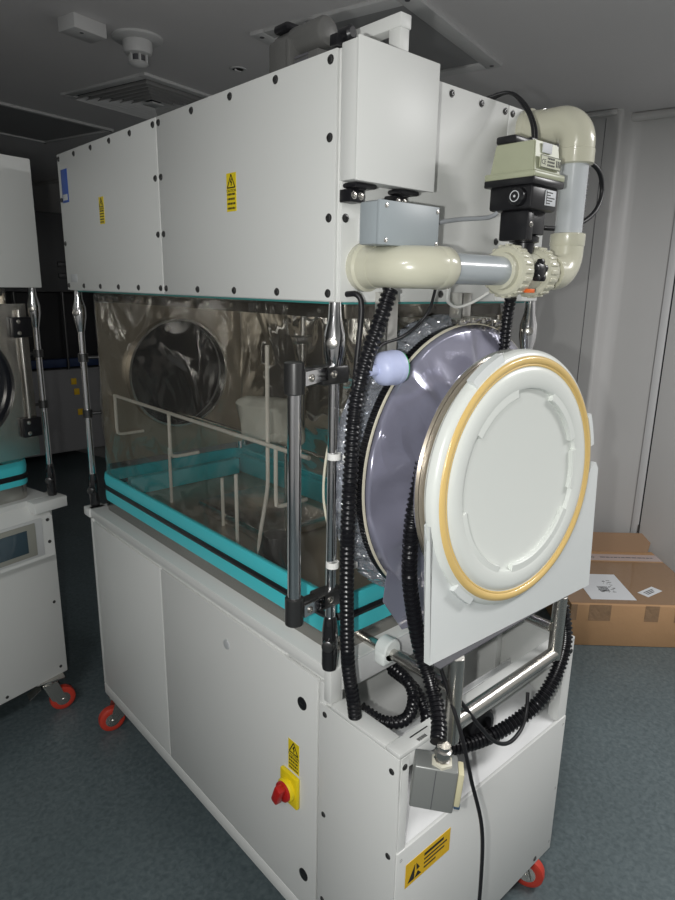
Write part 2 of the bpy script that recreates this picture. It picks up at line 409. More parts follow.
# ================================================================== shared machine pieces
def caster(parent, x, y, top, yaw, wr=.052):
    c, s_ = math.cos(yaw), math.sin(yaw)
    R = Matrix.Translation((x, y, 0)) @ Matrix.Rotation(yaw, 4, 'Z')
    f = M(); f.box(-.055, .055, -.045, .045, top-.008, top, .002); f.lathe((0, 0, top-.008), (0, 0, -1), [(0, .034), (.012, .036), (.022, .024)], 24)
    for sy in (-1, 1):
        f.prism([V((-.03, sy*.021, top-.03)), V((.03, sy*.021, top-.03)), V((.062, sy*.021, wr-.012)), V((.04, sy*.021, wr-.018)), V((.0, sy*.021, wr+.01))], (0, sy, 0), .004)
    f.box(-.03, .03, -.023, .023, top-.036, top-.026, .003)
    f.cyl((.045, -.028, wr), (.045, .028, wr), .008)
    # brake pedal
    f.prism([V((-.035, -.02, top-.045)), V((-.035, .02, top-.045)), V((-.085, .028, top-.075)), V((-.085, -.028, top-.075))], (0, 0, 1), .005)
    f.xf(R); ob = put('caster', f, STEEL, parent)
    w = M().lathe((.045, -.017, wr), (0, 1, 0), [(0, .036), (0, .044), (.004, wr-.002), (.017, wr), (.030, wr-.002), (.034, .044), (.034, .036)], 40); w.xf(R)
    put('wheel_tread', w, REDPU, ob, label='red polyurethane tread')
    h = M().lathe((.045, -.019, wr), (0, 1, 0), [(0, .014), (.003, .036), (.035, .036), (.038, .014)], 28); h.xf(R); put('wheel_hub', h, STEEL, ob)

def post(parent, x, y, z0, z1, r=.011):
    m = M(); m.cyl((x, y, z0+.08), (x, y, z1-.1), r, 24)
    o = put('chamber_post', m, CHROME, parent, label='polished chrome post')
    f = M()
    f.lathe((x, y, z0), (0, 0, 1), [(0, .016), (.01, .0175), (.09, .0175), (.12, .014), (.125, .0125)], 20)
    put('post_foot', f, GLOSSB, o)
    g = M(); g.lathe((x, y, z1), (0, 0, -1), [(0, .012), (.03, .014), (.06, .022), (.09, .022), (.13, .014), (.14, .012)], 20); put('post_head', g, CHROME, o)
    b = M(); b.lathe((x, y, z0+.065), (-.8, -.6, 0), [(.015, .013), (.026, .013), (.028, .010)], 20)
    put('foot_bolt', b, CAST, o)
    b = M(); b.lathe((x, y, z1-.075), (-.8, -.6, 0), [(.015, .011), (.026, .011), (.028, .006)], 20)
    put('head_bolt', b, STEEL, o); return o

def wrinkle(p, amp):
    v = noise.noise(V((p.x*3, p.y*3, p.z*3)))*amp
    v += noise.noise(V((p.x*9+3, p.y*9, p.z*5)))*amp*.45
    return v
def film_sheet(m, path, z0, z1, nz, amp, swag=0):
    """vertical film hung on a plan-view path of (x,y)"""
    P = []
    for (a, b) in zip(path, path[1:]):
        L = (V(b)-V(a)).length; n = max(1, int(L/.02))
        for k in range(n): P.append(V(a).lerp(V(b), k/n))
    P.append(V(path[-1])); G = []
    tot = len(P)
    for j in range(nz+1):
        z = z0+(z1-z0)*j/nz; row = []
        e = math.sin(PI*j/nz)
        for i, p in enumerate(P):
            t = (P[min(i+1, tot-1)]-P[max(i-1, 0)]).normalized(); n = V((t.y, -t.x))
            w = wrinkle(V((p.x, p.y, z)), amp)*e
            # creases fanning out of the upper corners and swags along the bottom
            for cx, cy in ((.03, .05), (.03, 1.32)):
                d = V((p.x-cx, p.y-cy)).length; dz = z1-z
                if d+dz > .02:
                    an = math.atan2(dz, d); rr = math.hypot(d, dz)
                    w += (.003 if cy < 1 else .0015)*math.sin(an*26)*math.exp(-rr*3)*min(1, rr*12)
                dz = z-z0; rr = math.hypot(d, dz)
                if rr > .02: w += .0022*math.sin(math.atan2(dz, d)*22+rr*6)*math.exp(-rr*3.5)*min(1, rr*12)
            row.append(m.bm.verts.new((p.x+n.x*w, p.y+n.y*w, z)))
        G.append(row)
    for j in range(nz):
        for i in range(tot-1): m.bm.faces.new((G[j][i], G[j][i+1], G[j+1][i+1], G[j+1][i]))
    return m
def roundrect(x0, x1, y0, y1, r, n=8):
    pts = []
    for cx, cy, a0 in ((x1-r, y1-r, 0), (x0+r, y1-r, 90), (x0+r, y0+r, 180), (x1-r, y0+r, 270)):
        for k in range(n+1):
            a = math.radians(a0+90*k/n); pts.append((cx+r*math.cos(a), cy+r*math.sin(a)))
    return pts
def hoop(m, x0, x1, y0, y1, r, t, z0, z1, bulge=0):
    """band running round a rounded rectangle, t thick (inwards)"""
    O = roundrect(x0, x1, y0, y1, r); I = roundrect(x0+t, x1-t, y0+t, y1-t, max(r-t, .002))
    B = roundrect(x0-bulge, x1+bulge, y0-bulge, y1+bulge, r+bulge)
    R = []
    for o, i, b in zip(O, I, B): R.append([V((*o, z0)), V((*b, (z0+z1)/2)), V((*o, z1)), V((*i, z1)), V((*i, z0))])
    m.rings(R, close=True); return m

# ================================================================== the near isolator
L, W = 1.366, .69
ZT, ZB, ZL, ZE, YE = 2.155, 1.73, .95, .864, -.208
iso = thing('isolator', (W/2, L/2, 0), 'large white film-walled isolator cabinet on red casters, round port at its near end', 'isolator', 'film isolators')
# ---- base
b = M()
b.box(.008, W-.008, .17, L-.012, .17, .92, .003)                       # main carcase (near part is an open bay)
b.box(.013, .04, .003, .17, .172, .92, .003); b.box(W-.04, W-.013, .003, .17, .172, .92, .003)
b.box(.041, W-.041, .005, .17, .174, .19, .002)
base = put('base_cabinet', b, WHITE, iso)
l = M(); l.box(0, W, .0, L+.0, .918, ZL, .004); l.box(-.0008, .032, -.0008, .022, .8655, .945, .003); l.box(W-.032, W+.0008, -.0008, .022, .8655, .945, .003)
l.box(.034, W-.034, .0015, .0065, .885, .93, .002); l.box(-.006, .06, L-.03, L+.022, .918, ZL, .003)
put('worktop_lip', l, WHITE, iso)
def side_panel(y0, y1, z0, z1, x=0.0, t=.006, cut=None): return M().box(x, x+t+.004, y0, y1, z0, z1, .0018)
d1 = put('door_panel', side_panel(.800, 1.325, .225, .905), WHITE, iso)
d2 = put('door_panel', side_panel(.045, .794, .225, .905), WHITE, iso)
rl = M().box(.002, .02, .03, 1.35, .172, .219, .004); rl.box(.003, .02, 1.33, 1.352, .22, .915, .002); rl.box(.003, .02, .02, .0405, .22, .905, .002); put('panel_frame', rl, WHITE, iso)
# ---- rear-end service bay (the lower extension)
e = M()
e.box(0, .006, YE+.001, .038, .172, ZE-.0115, .0015)                   # left skin
e.box(0, .044, YE+.041, .0, ZE-.011, ZE, .003)                         # left top rim
e.box(.0, W, YE, YE+.040, ZE-.011, ZE, .003)                           # front top beam
e.box(.031, W-.046, YE+.001, YE+.004, ZE-.042, ZE-.011, .001)
e.box(.0065, .030, YE, YE+.03, .172, ZE-.0115, .0015)                  # left corner column
e.box(W-.045, W-.0065, YE, YE+.03, .172, ZE-.0115, .0015)              # right corner column
e.box(W-.03, W, YE+.041, 0, ZE-.011, ZE, .003)
e.box(W-.006, W, YE+.001, .038, .172, ZE-.0115, .0015)
put('service_bay', e, WHITE, iso)
put('bay_panel', M().box(.004, W-.004, YE-.003, YE+.006, .175, .6225, .002), WHITE, iso)
fl = M(); fl.prism([V((.012, YE+.005, .618)), V((W-.012, YE+.005, .618)), V((W-.012, -.03, .70)), V((.012, -.03, .70))], (0, 0, -1), .004)
fl.box(.012, W-.012, -.03, -.026, .69, .715, 0)
fl.box(.0305, .033, YE+.031, -.03, .60, ZE-.03, 0)
put('bay_floor', fl, WHITE2, iso)
screws(iso, [(0, y, z) for y, z in ((.018, .83), (.018, .56), (.018, .31), (-.188, .815), (-.188, .605), (-.188, .36))], (-1, 0, 0), .0055, .003)
screws(iso, [(x, YE, z) for x, z in ((.016, .83), (.016, .60), (W-.016, .825), (W-.016, .60), (W-.016, .39), (W-.016, .205))]+[(x, YE-.003, .195) for x in (.36, .6)], (0, -1, 0), .0055, .003)
screws(iso, [(x, YE, ZE-.018) for x in (.26, .44, .58)], (0, -1, 0), .005, .003)
screws(iso, [(.165, -.188, ZE)], (0, 0, 1), .008, .006, STEEL, 'hex_bolt')
sr = M(); x = .055
bar(sr, (.055, YE+.010, ZE), (1, 0, 0), (0, 1, 0), 0, .055, .012, .015); k = 0
while k < .026:
    bar(sr, (.062, YE+.004, ZE), (1, 0, 0), (0, 1, 0), k, k+.0012, 0, .008); k += random.uniform(.0018, .0032)
put('barcode_marks', sr, INK, iso)
# locks, badge, labels, switch on the long side
for (y, z, mt) in ((.098, .815, BLACKP), (.090, .325, BLACKP)):
    o = put('panel_lock', M().lathe((0, y, z), (-1, 0, 0), [(0, .016), (.002, .016), (.003, .013), (.0025, .006)], 28), mt, d2)
    put('key_slot', M().box(-.0036, -.002, y-.006, y+.006, z-.0015, z+.0015, 0), CAST, o)
put('round_badge', M().lathe((0, .421, .82), (-1, 0, 0), [(0, .0135), (.003, .0135), (.004, .011), (.0035, .004)], 28), GREYLAB, d2)
warn_label(d2, (0, .151, .605), (0, -1, 0), (0, 0, 1), .042, .085, label='yellow electrical warning sticker', lines=4, text='DANGER' if False else 'CAUTION')
sw = put('rotary_switch', M().box(-.012, 0, .105, .172, .512, .600, .004), YELLOW, d2, label='yellow square switch plate')
put('switch_collar', M().lathe((-.012, .140, .555), (-1, 0, 0), [(0, .030), (.008, .030), (.012, .026)], 36), YELLOW, sw)
kn = M().lathe((-.024, .140, .555), (-1, 0, 0), [(0, .026), (.006, .025), (.008, .022)], 32)
kn.box(-.052, -.03, .128, .152, .530, .582, .006, rot=Matrix.Translation((0, .14, .555)) @ Matrix.Rotation(.35, 4, 'X') @ Matrix.Translation((0, -.14, -.555)))
put('switch_knob', kn, RED, sw, label='dark red knob')
# ESD sticker on the bay panel
o = V((.032, YE-.0032, .515)); r = V((1, 0, 0)); u = V((0, 0, 1)); st = M(); bar(st, o, r, u, 0, .150, 0, .062, .0008); st_o = put('static_label', st, AMBER, iso, label='amber static warning sticker')
g = M(); o2 = o+V((0, -.0008, 0))
for tri in (((.008, .008), (.028, .008), (.030, .046)), ((.030, .008), (.052, .008), (.040, .022)), ((.034, .046), (.046, .028), (.036, .026))):
    g.prism([o2+r*a+u*c for a, c in tri], (0, -1, 0), .0004)
put('static_symbol', g, INK, st_o)
ln = M()
for k, w in enumerate((.066, .078, .070, .04)): bar(ln, o2, r, u, .060, .060+w, .046-k*.011, .050-k*.011+(.003 if k == 0 else 0))
put('static_text', ln, INK, st_o)
# casters
caster(iso, .062, 1.335, .17, math.radians(172)); caster(iso, .662, -.110, .17, math.radians(290))
caster(iso, W-.08, 1.28, .17, math.radians(20)); caster(iso, .09, -.10, .17, math.radians(60))
# ---- tray and gasket
TX0, TX1, TY0, TY1 = .045, W-.045, .035, 1.335
t1 = M(); hoop(t1, TX0+.004, TX1-.004, TY0+.004, TY1-.004, .05, .5*.02, .95, .993); t1.box(TX0+.012, TX1-.012, TY0+.012, TY1-.012, .952, .970, .003)
tray = put('steel_tray', t1, mat('tray_steel', (.34, .33, .31), .22, 1), iso, label='brushed stainless tray')
g1 = M(); hoop(g1, TX0, TX1, TY0, TY1, .055, .008, .990, 1.030, .002); put('lower_gasket', g1, TEAL, iso, label='turquoise rubber band')
g2 = M(); hoop(g2, TX0-.003, TX1+.003, TY0-.003, TY1+.003, .055, .010, 1.030, 1.047, .003); put('clamp_strap', g2, RUBBER, iso, label='black clamping strap')
g3 = M(); hoop(g3, TX0, TX1, TY0, TY1, .055, .012, 1.047, 1.088, .003); put('upper_gasket', g3, TEAL, iso, label='turquoise rubber band')
g4 = M(); hoop(g4, .014, W-.014, .014, L-.014, .03, .006, ZB-.004, ZB+.0, 0); put('top_seal', g4, mat('dull_teal_seal', (.05, .28, .27), .5), iso)
# ---- chamber frame and interior
cf = M()
hoop(cf, .058, W-.058, .048, 1.322, .04, .012, ZB-.034, ZB-.005)
crim = put('chamber_rim', cf, mat('dark_rim_steel', (.12, .11, .095), .25, .8), iso)
screws(crim, [(.0585, .12+.11*k, ZB-.02) for k in range(11)], (-1, 0, 0), .004, .004, STEEL)
fp = M(); fp.plate_hole(.062, W-.045, 1.12, 1.69, 1.300, 1.306, .355, 1.43, .200)
fpp = put('end_plate', fp, DSTEEL, iso, label='steel end plate with a round port')
put('port_collar', M().ringlathe((.355, 1.27, 1.43), (0, 1, 0), [(0, .195), (.0, .203), (.035, .205), (.035, .195)], 72), STEEL, fpp)
put('port_glass', M().lathe((.355, 1.325, 1.43), (0, 1, 0), [(0, .2), (.004, .2)], 64), mat('dark_port_cover', (.02, .022, .027), .12, spec=.7), fpp)
put('port_knob', M().lathe((.33, 1.322, 1.595), (0, -1, 0), [(0, .012), (.012, .012), (.016, .008)], 20), STEEL, fpp)
put('back_panel', M().box(.645, .65, .06, 1.298, 1.14, 1.70, .001), DSTEEL, iso, label='dull steel rear chamber panel')
INSIDE = mat('satin_rod', (.92, .88, .78), .35, .0)
# rails with hooks inside
rr = .0055
rail = put('hanging_rail', M().tube([(.10, 1.29, 1.369), (.10, .2, 1.369)], rr, 10, smooth=False), INSIDE, iso)
def hook(y, x0, z1, x1, drop):
    return M().tube([(x0, y, z1), (x0, y, z1-drop+.02), (x0+.005, y, z1-drop+.006), (x0+.02, y, z1-drop), (x1, y, z1-drop)], rr, 10, .008)
for y, dr in ((1.285, .145), (.885, .145), (.33, .16)): put('rail_hook', hook(y, .10, 1.372, .20, dr), INSIDE, rail)
rail2 = put('hanging_rail', M().tube([(.30, 1.2, 1.30), (.30, .3, 1.30)], rr, 10, smooth=False), STEEL, iso)
put('rail_hook', M().tube([(.30, .55, 1.30), (.30, .55, 1.02)], rr, 10, smooth=False), STEEL, rail2)
for x, y, z0, z1 in ((.14, .575, 1.0, 1.235), (.22, .78, 1.0, 1.16), (.2, 1.09, 1.0, 1.20)):
    put('rail_upright', M().tube([(x, y, z1), (x, y, z0)], rr, 10, smooth=False), INSIDE, rail2)
put('bent_rod', M().tube([(.12, .39, 1.615), (.12, .392, 1.35), (.12, .394, 1.25), (.12, .41, 1.18), (.12, .435, 1.08), (.12, .44, 1.0)], .0055, 10), INSIDE, iso)
hu = put('handle_upright', M().tube([(.42, .62, 1.70), (.42, .62, 1.32)], .008, 12, smooth=False), STEEL, iso)
for z in (1.60, 1.47): put('rod_clamp', M().box(.385, .45, .605, .635, z-.012, z+.012, .004), STEEL, hu)
put('upper_hook', M().tube([(.40, .60, 1.70), (.37, .57, 1.68), (.40, .55, 1.66), (.43, .57, 1.68), (.40, .60, 1.70)], .004, 8), STEEL, hu)
# inner folds of the turquoise floor seal and things on the chamber floor
inn = M(); inn.box(W-.085, W-.06, .1, 1.27, 1.00, 1.075, .006); inn.box(.12, W-.1, 1.24, 1.275, 1.0, 1.065, .006); put('inner_seal_band', inn, TEAL, iso)
put('chamber_floor', M().box(.07, W-.07, .06, 1.3, .976, 1.0, 0), DSTEEL, iso)
bx = M(); bx.box(.22, .50, .55, .95, 1.0, 1.045, .015); put('floor_tray', bx, STEEL, iso)
sh = M(); sh.prism([V((.06, .42, 1.0)), V((.08, .15, 1.0)), V((.075, .16, 1.075)), V((.07, .38, 1.02))], (1, 0, 0), .002); put('blue_gusset', sh, TEAL, iso)
blk = M().lathe((.115, .35, 1.0), (0, 0, 1), [(0, .05), (.08, .048), (.13, .035), (.135, .01)], 12); put('black_block', blk, BLACKP, iso)
# folded white glove bag
gb = M(); gb.box(-.5, .5, -.5, .5, -.5, .5, .25, 6)
for v in gb.bm.verts:
    p = v.co; n = noise.noise(p*2.1)*.35+.08*noise.noise(p*7); p *= 1+n; v.co = V((.32+p.x*.13, .645+p.y*.19, 1.363+p.z*.135))
put('folded_bag', gb, mat('translucent_white_bag', (.80, .80, .70), .35, coat=.4), iso, label='crumpled white plastic bag')
# ---- film canopy
can = M(); path = roundrect(TX0+.006, TX1-.006, TY0+.006, TY1-.006, .05)
path = [V(p) for p in path]; path.append(path[0])
# leave the near end open behind the port: start the run after the near right corner
c1 = film_sheet(M(), path, 1.06, ZB-.01, 44, .010); put('film_canopy', c1, FILM, iso, label='clear wrinkled plastic film', smooth=180)
# ---- posts, handle, clamps
pA = post(iso, .006, .012, ZL, ZB); pB = post(iso, .03, L, ZL, ZB); pC = post(iso, W-.01, .012, ZL, ZB); pD = post(iso, W-.02, L, ZL, ZB)
for z in (1.50, 1.30):
    put('post_clamp', M().lathe((.03, L, z-.014), (0, 0, 1), [(0, .017), (.028, .017)], 16).cyl((.03, L, z), (.10, L-.02, z), .006), CAST, pB)
hd = put('pull_bar', M().cyl((-.095, .008, 1.115), (-.095, .008, 1.59), .0135, 28), CHROME, iso, label='polished chrome bar')
def clamp_arm(z):
    a = M(); a.lathe((-.095, .008, z-.030), (0, 0, 1), [(0, .017), (.002, .019), (.058, .019), (.060, .016)], 20)
    a.box(-.092, -.035, -.004, .02, z-.016, z+.018, .005); a.box(-.040, .030, -.008, .030, z-.018, z+.018, .006)
    return a
for z in (1.595, 1.125):
    ar = put('bar_bracket', clamp_arm(z), CAST, hd, label='black cast bracket')
    put('bracket_plate', M().prism([V((-.082, -.0065, z-.014)), V((-.030, -.0085, z-.006)), V((-.030, -.0085, z+.018)), V((-.082, -.0065, z+.012))], (0, -1, 0), .003), CHROME, ar)
    screws(ar, [(-.068, -.0095, z), (-.012, -.009, z+.003)], (0, -1, 0), .006, .004, STEEL)
for z in (1.43, 1.196):
    ti = put('cable_tie', M().ringlathe((.006, .008, z-.006), (0, 0, 1), [(0, .0118), (0, .0138), (.013, .0138), (.013, .0118)], 28).box(.010, .045, -.028, -.012, z-.006, z+.007, .001), NYLON, iso, label='white nylon cable tie')
# ---- upper housing
hs = M(); hs.box(.003, W, .003, L, ZB, ZT, .002); put('upper_housing', hs, WHITE, iso)
hp = []
for (y0, y1) in ((.006, .672), (.677, L-.004)):
    hp.append(put('housing_panel', M().box(-.004, .003, y0, y1, ZB+.002, ZT-.001, .0012), WHITE, iso))
def grid(y0, y1, n, zs): 
    out = []
    for k in range(n):
        for z in (zs[0], zs[-1]): out.append((-.004, y0+(y1-y0)*k/(n-1), z))
    for z in zs[1:-1]:
        out += [(-.004, y0, z), (-.004, y1, z)]
    return out
zs = (ZB+.016, ZB+.15, ZB+.285, ZT-.016)
screws(hp[0], grid(.022, .660, 5, zs), (-1, 0, 0), .0062, .004); screws(hp[1], grid(.690, L-.018, 6, zs), (-1, 0, 0), .0062, .004)
put('end_panel', M().box(.006, .500, -.001, .004, ZB+.002, ZT-.001, .001), WHITE, iso); ep = put('end_panel', M().box(.504, W-.003, -.001, .004, ZB+.002, ZT-.001, .001), WHITE, iso)
screws(iso, [(x, -.001, z) for x, z in ((.30, ZT-.016), (.40, ZT-.016), (.487, ZT-.016), (.516, ZT-.016), (.489, 1.865), (.489, 1.79), (.016, 2.03), (.016, 1.88), (.3, ZB+.016))], (0, -1, 0), .0062, .004)
warn_label(hp[0], (-.004, .361, 1.913), (0, -1, 0), (0, 0, 1), .037, .078, label='yellow caution sticker', lines=4)
warn_label(hp[1], (-.004, 1.052, 1.925), (0, -1, 0), (0, 0, 1), .034, .075, label='narrow yellow caution sticker', lines=5)
bl = put('blue_plate', M().box(-.005, -.004, 1.285, 1.338, 2.005, 2.105, .0004), BLUE, hp[1], label='dark blue nameplate')
put('plate_print', M().box(-.0056, -.005, 1.293, 1.332, 2.012, 2.030, .0002), GREYLAB, bl)
put('rating_plate', M().box(-.0048, -.004, 1.27, 1.325, 1.757, 1.782, .0002), GREYLAB, hp[1])

# ---- sampler brackets hanging from the housing down to the port
PC = V((.345, -.06, 1.37))
port = thing('transfer_port', (PC.x, .03, PC.z-.33), 'round port sleeve of grey-violet plastic film stretched behind the white lid', 'transfer port')
pr_ = M().ringlathe((PC.x, -.055, PC.z), (0, 1, 0), [(0, .3125), (0, .3165), (.0035, .3170), (.0035, .311)], 128); put('port_rim', pr_, mat('pale_rim', (.72, .68, .55), .3, coat=.4), port, label='cream edge ring')
put('black_grip_ring', M().ringlathe((PC.x, -.0505, PC.z), (0, 1, 0), [(0, .295), (0, .314), (.020, .314), (.020, .295)], 128), RUBBER, port)
gr = D.objects['black_grip_ring'] if 'black_grip_ring' in D.objects else None
tm = M()
for k in range(90):
    a = PI*.62+PI*.76*k/90; c = V((math.cos(a), 0, math.sin(a))); p = PC+c*.3148; tm.cyl(p+V((0, .010, 0)), p+V((0, .028, 0)), .0022, 6, 0)
put('grip_teeth', tm, HOSE, gr)
cu = M(); R = []
for i in range(240):
    a = 2*PI*i/240; k = .006*math.sin(i*PI/2.5)+.004*noise.noise(V((i*.3, 0, 0)))
    c = V((math.cos(a), 0, math.sin(a)))
    R.append([PC+c*(.31+h)+V((0, yy, 0)) for h, yy in ((0, .030), (.006+k*.7, .034), (.014+k*1.4, .060), (.022, .088), (.0, .088))])
cu.rings(R, close=True); put('crimped_cuff', cu, CUFF, port, smooth=25)
# film disc: a sleeve gathered from the rim towards the lid
fd = M(); R = []; seg = 160
prof = [(.3135, -.058), (.300, -.062), (.27, -.068), (.235, -.078), (.20, -.085), (.15, -.088), (.10, -.09), (.05, -.09), (.001, -.09)]
for h, (rad, yy) in enumerate(prof):
    ring = []
    for i in range(seg):
        a = 2*PI*i/seg; w = 0
        if 0 < h: w = (.010*max(0, math.cos((math.cos(a)*.8+math.sin(a)*.6*1)*rad*38+3*noise.noise(V((rad*5, a, 0)))))**6*(1 if rad > .12 else .3)+.012*noise.noise(V((math.cos(a)*3.2, math.sin(a)*3.2, rad*6)))+.010*abs(noise.noise(V((math.cos(a)*5+7, math.sin(a)*5, rad*9)))))*min(1, h/2)
        ring.append(V((PC.x+rad*math.cos(a), yy-w, PC.z+rad*math.sin(a))))
    R.append(ring)
fd.rings(R, True, True); put('film_sleeve', fd, PURPLE, port, label='glossy grey-violet film', smooth=180)
put('lower_film_flap', M().prism([V((PC.x-.245, -.061, PC.z-.19)), V((PC.x-.10, -.061, PC.z-.285)), V((PC.x-.10, -.061, PC.z-.36)), V((PC.x-.19, -.061, PC.z-.35)), V((PC.x-.255, -.061, PC.z-.26))], (0, -1, 0), .002), PURPLE, port)
for x in (.10, .335):
    br = M()
    br.box(x, x+.030, -.035, -.032, PC.z+.235 if x < .2 else PC.z+.30, ZB+.02, .0008); br.box(x, x+.003, -.035, .0, PC.z+.235 if x < .2 else PC.z+.30, ZB+.02, .0008)
    put('hanging_bracket', br, ALU, port)
cl = M()
for k in range(5):
    a = math.radians(70+k*7); c = PC+V((math.cos(a)*.322, .004, math.sin(a)*.322)); cl.box(c.x-.012, c.x+.012, c.y-.012, c.y+.014, c.z-.005, c.z+.009, .003); cl.cyl(c+V((0, -.012, .004)), c+V((0, -.026, .006)), .004)
put('toggle_clamp', cl, STEEL, port)
put('support_peg', M().cyl((.155, -.15, 1.135), (.235, -.16, 1.150), .010, 20), STEEL, port)

# ---- sliding carriage : rods, pillow blocks, U frame, cradle sheet
YU = -.228
car = thing('lid_carriage', (.345, -.1, ZL), 'stainless tube carriage on sliding rods that carries the white cradle sheet', 'carriage')
for x, yb in ((.145, -.025), (.53, -.10)):
    rd = put('sliding_rod', M().cyl((x, .20, .955), (x, YU+.01, .925 if False else .955), .0125, 24), STEEL, car)
    pb = M(); pb.box(x-.03, x+.03, yb-.022, yb+.012, .930, .965, .008, 3); pb.lathe((x, yb-.022, .962), (0, 1, 0), [(0, .024), (.003, .027), (.031, .027), (.034, .024)], 28)
    put('pillow_block', pb, mat('milky_nylon', (.72, .76, .74), .35, coat=.2), car)
pl = M(); pl.box(.05, .64, -.004, 0, .885, .948, .001); put('end_bracket', pl, WHITE2, car)
uf = M(); uf.cyl((.136, YU, .842), (.136, YU, 1.04), .0165, 28); uf.cyl((.543, YU, .870), (.543, YU, 1.04), .0165, 28); uf.cyl((.136, YU, .884), (.543, YU, .884), .0155, 28)
put('support_frame', uf, STEEL, car, label='brushed stainless U-shaped tube')
tilt = Matrix.Translation((.36, YU, 1.03)) @ Matrix.Rotation(math.radians(-3), 4, 'Z') @ Matrix.Rotation(math.radians(-2.5), 4, 'X') @ Matrix.Translation((-.36, -YU, -1.03))
DC = V((.325, -.207, 1.373)); DR = .262
# cradle: sheet with a round bite out of its top and two horns
sheet = M(); X0, X1, Z0 = .066, .646, 1.042
poly = [(X0, Z0), (X1, Z0), (X1, 1.345), (X1-.012, 1.362), (X1-.026, 1.355)]
a0 = math.atan2(-.045, .275); a1 = PI-a0
RC = .270
for k in range(41):
    a = a0-(a0+PI-(-a0)*0)*0 + (-(PI+2*a0))*k/40  # sweeps under the lid from right to left
    poly.append((DC.x+RC*math.cos(a), DC.z+RC*math.sin(a)))
poly += [(X0+.026, 1.355), (X0+.012, 1.362), (X0, 1.345)]
sheet.prism([V((x, YU+.012, z)) for x, z in poly], (0, -1, 0), .016); sheet.xf(tilt)
put('cradle_sheet', sheet, PLATEP, car, label='white plastic sheet with curved cut-out', smooth=20)
bsh = M(); bsh.box(X0+.03, X1-.03, YU+.012, YU+.020, Z0+.005, 1.24, .002); bsh.xf(tilt); put('backing_sheet', bsh, PLATEP, car)
put('sheet_edge_strip', M().box(X0+.01, X1-.004, YU-.006, YU+.014, Z0-.004, Z0-.0005, .001), GREYINK, car)

# ---- the white lid
lid = thing('port_lid', (DC.x, DC.y, DC.z-DR), 'large round white polymer lid with an amber seal ring, resting in the cradle sheet', 'lid')
YF = DC.y
T2 = Matrix.Translation(DC) @ Matrix.Rotation(math.radians(-3), 4, 'Z') @ Matrix.Rotation(math.radians(-2.5), 4, 'X') @ Matrix.Diagonal((.935, 1, .94, 1)) @ Matrix.Translation(-DC)
o = (DC.x, YF, DC.z)
b = M().lathe(o, (0, -1, 0), [(-.022, .266), (-.018, .274), (-.010, .278), (-.006, .285), (-.002, .288), (.010, .287), (.016, .283), (.020, .276), (.0215, .262), (.0205, .250),
     (.024, .245), (.0255, .236), (.0255, .214), (.022, .206), (.014, .203), (.013, .198), (.013, .001)], 128, True); b.xf(T2)
put('lid_body', b, DOORP, lid, smooth=28)
b = M(); rg = [(.0190+.0065*math.sin(a), .2655+.0095*math.cos(a)) for a in [2*PI*k/12 for k in range(12)]]
b.ringlathe(o, (0, -1, 0), rg, 128); rg = [(.0195+.003*math.sin(a), .2655-.0105+.0035*math.cos(a)) for a in [2*PI*k/8 for k in range(8)]]; b.ringlathe(o, (0, -1, 0), rg, 128); b.xf(T2); put('seal_ring', b, ORING, lid, label='amber rubber seal')
seg = 48
for s0, s1, ro, ri in ((100, 143, .214, .190), (190, 248, .214, .194), (262, 330, .214, .192), (345, 372, .214, .194), (20, 62, .214, .192)):     # raised bayonet lugs inside the dish
    R = []; b = M()
    for k in range(13):
        a = math.radians(s0+(s1-s0)*k/12); c = V((math.cos(a), 0, math.sin(a)))
        R.append([DC+c*ro+V((0, -.012, 0)), DC+c*ro+V((0, -.0235, 0)), DC+c*(ri+.002)+V((0, -.0235, 0)), DC+c*ri+V((0, -.021, 0)), DC+c*ri+V((0, -.012, 0))])
    b.rings(R); b.xf(T2); put('bayonet_lug', b, DOORP, lid, smooth=30)
for s0, s1 in ((8, 24), (108, 128), (222, 236)):
    R = []; b = M()
    for k in range(7):
        a = math.radians(s0+(s1-s0)*k/6); c = V((math.cos(a), 0, math.sin(a)))
        R.append([DC+c*.280+V((0, -.006, 0)), DC+c*.280+V((0, -.021, 0)), DC+c*.296+V((0, -.019, 0)), DC+c*.298+V((0, -.004, 0))])
    b.rings(R); b.xf(T2); put('rim_tab', b, PLATEP, lid, smooth=30)
b = M().ringlathe(o, (0, -1, 0), [(-.036, .268), (-.036, .284), (-.032, .286), (-.032, .268)], 128); b.xf(T2); bk = put('back_flange', b, CHROME, lid, label='thin bright steel ring')
b = M().ringlathe(o, (0, -1, 0), [(-.031, .250), (-.031, .275), (-.020, .275), (-.020, .250)], 128); b.xf(T2); put('dark_gasket', b, DSTEEL, lid)

# ================================================================== pipework at the housing end
pw = thing('air_pipe', (.3, -.1, 1.76), 'thick cream and grey plastic air pipe looping across the end of the white housing', 'pipe')
PY, PZ, PR = -.132, 1.795, .0285
VX = .575
def elbow(pts, r): return M().tube(pts, r, 32, .006)
put('pipe_flange', M().lathe((.062, -.001, PZ), (0, -1, 0), [(0, .043), (.004, .045), (.016, .045), (.020, .040), (.045, .038)], 40), CREAM, pw)
def arc(c, a, b, r, n=12):  # quarter circle: c corner centre, a,b start/end unit vectors
    c = V(c); a = V(a); b = V(b); return [c+(a*math.cos(PI/2*k/n)+b*math.sin(PI/2*k/n))*r for k in range(n+1)]
el = M(); rb = .058
el.tube([(.062, -.035, PZ)]+arc((.062+rb, PY+rb, PZ), (-1, 0, 0), (0, -1, 0), rb)+[(.145, PY, PZ)], .0375, 36, smooth=False)
el.lathe((.115, PY, PZ), (1, 0, 0), [(0, .037), (.004, .0385), (.03, .0385), (.034, .036)], 36)
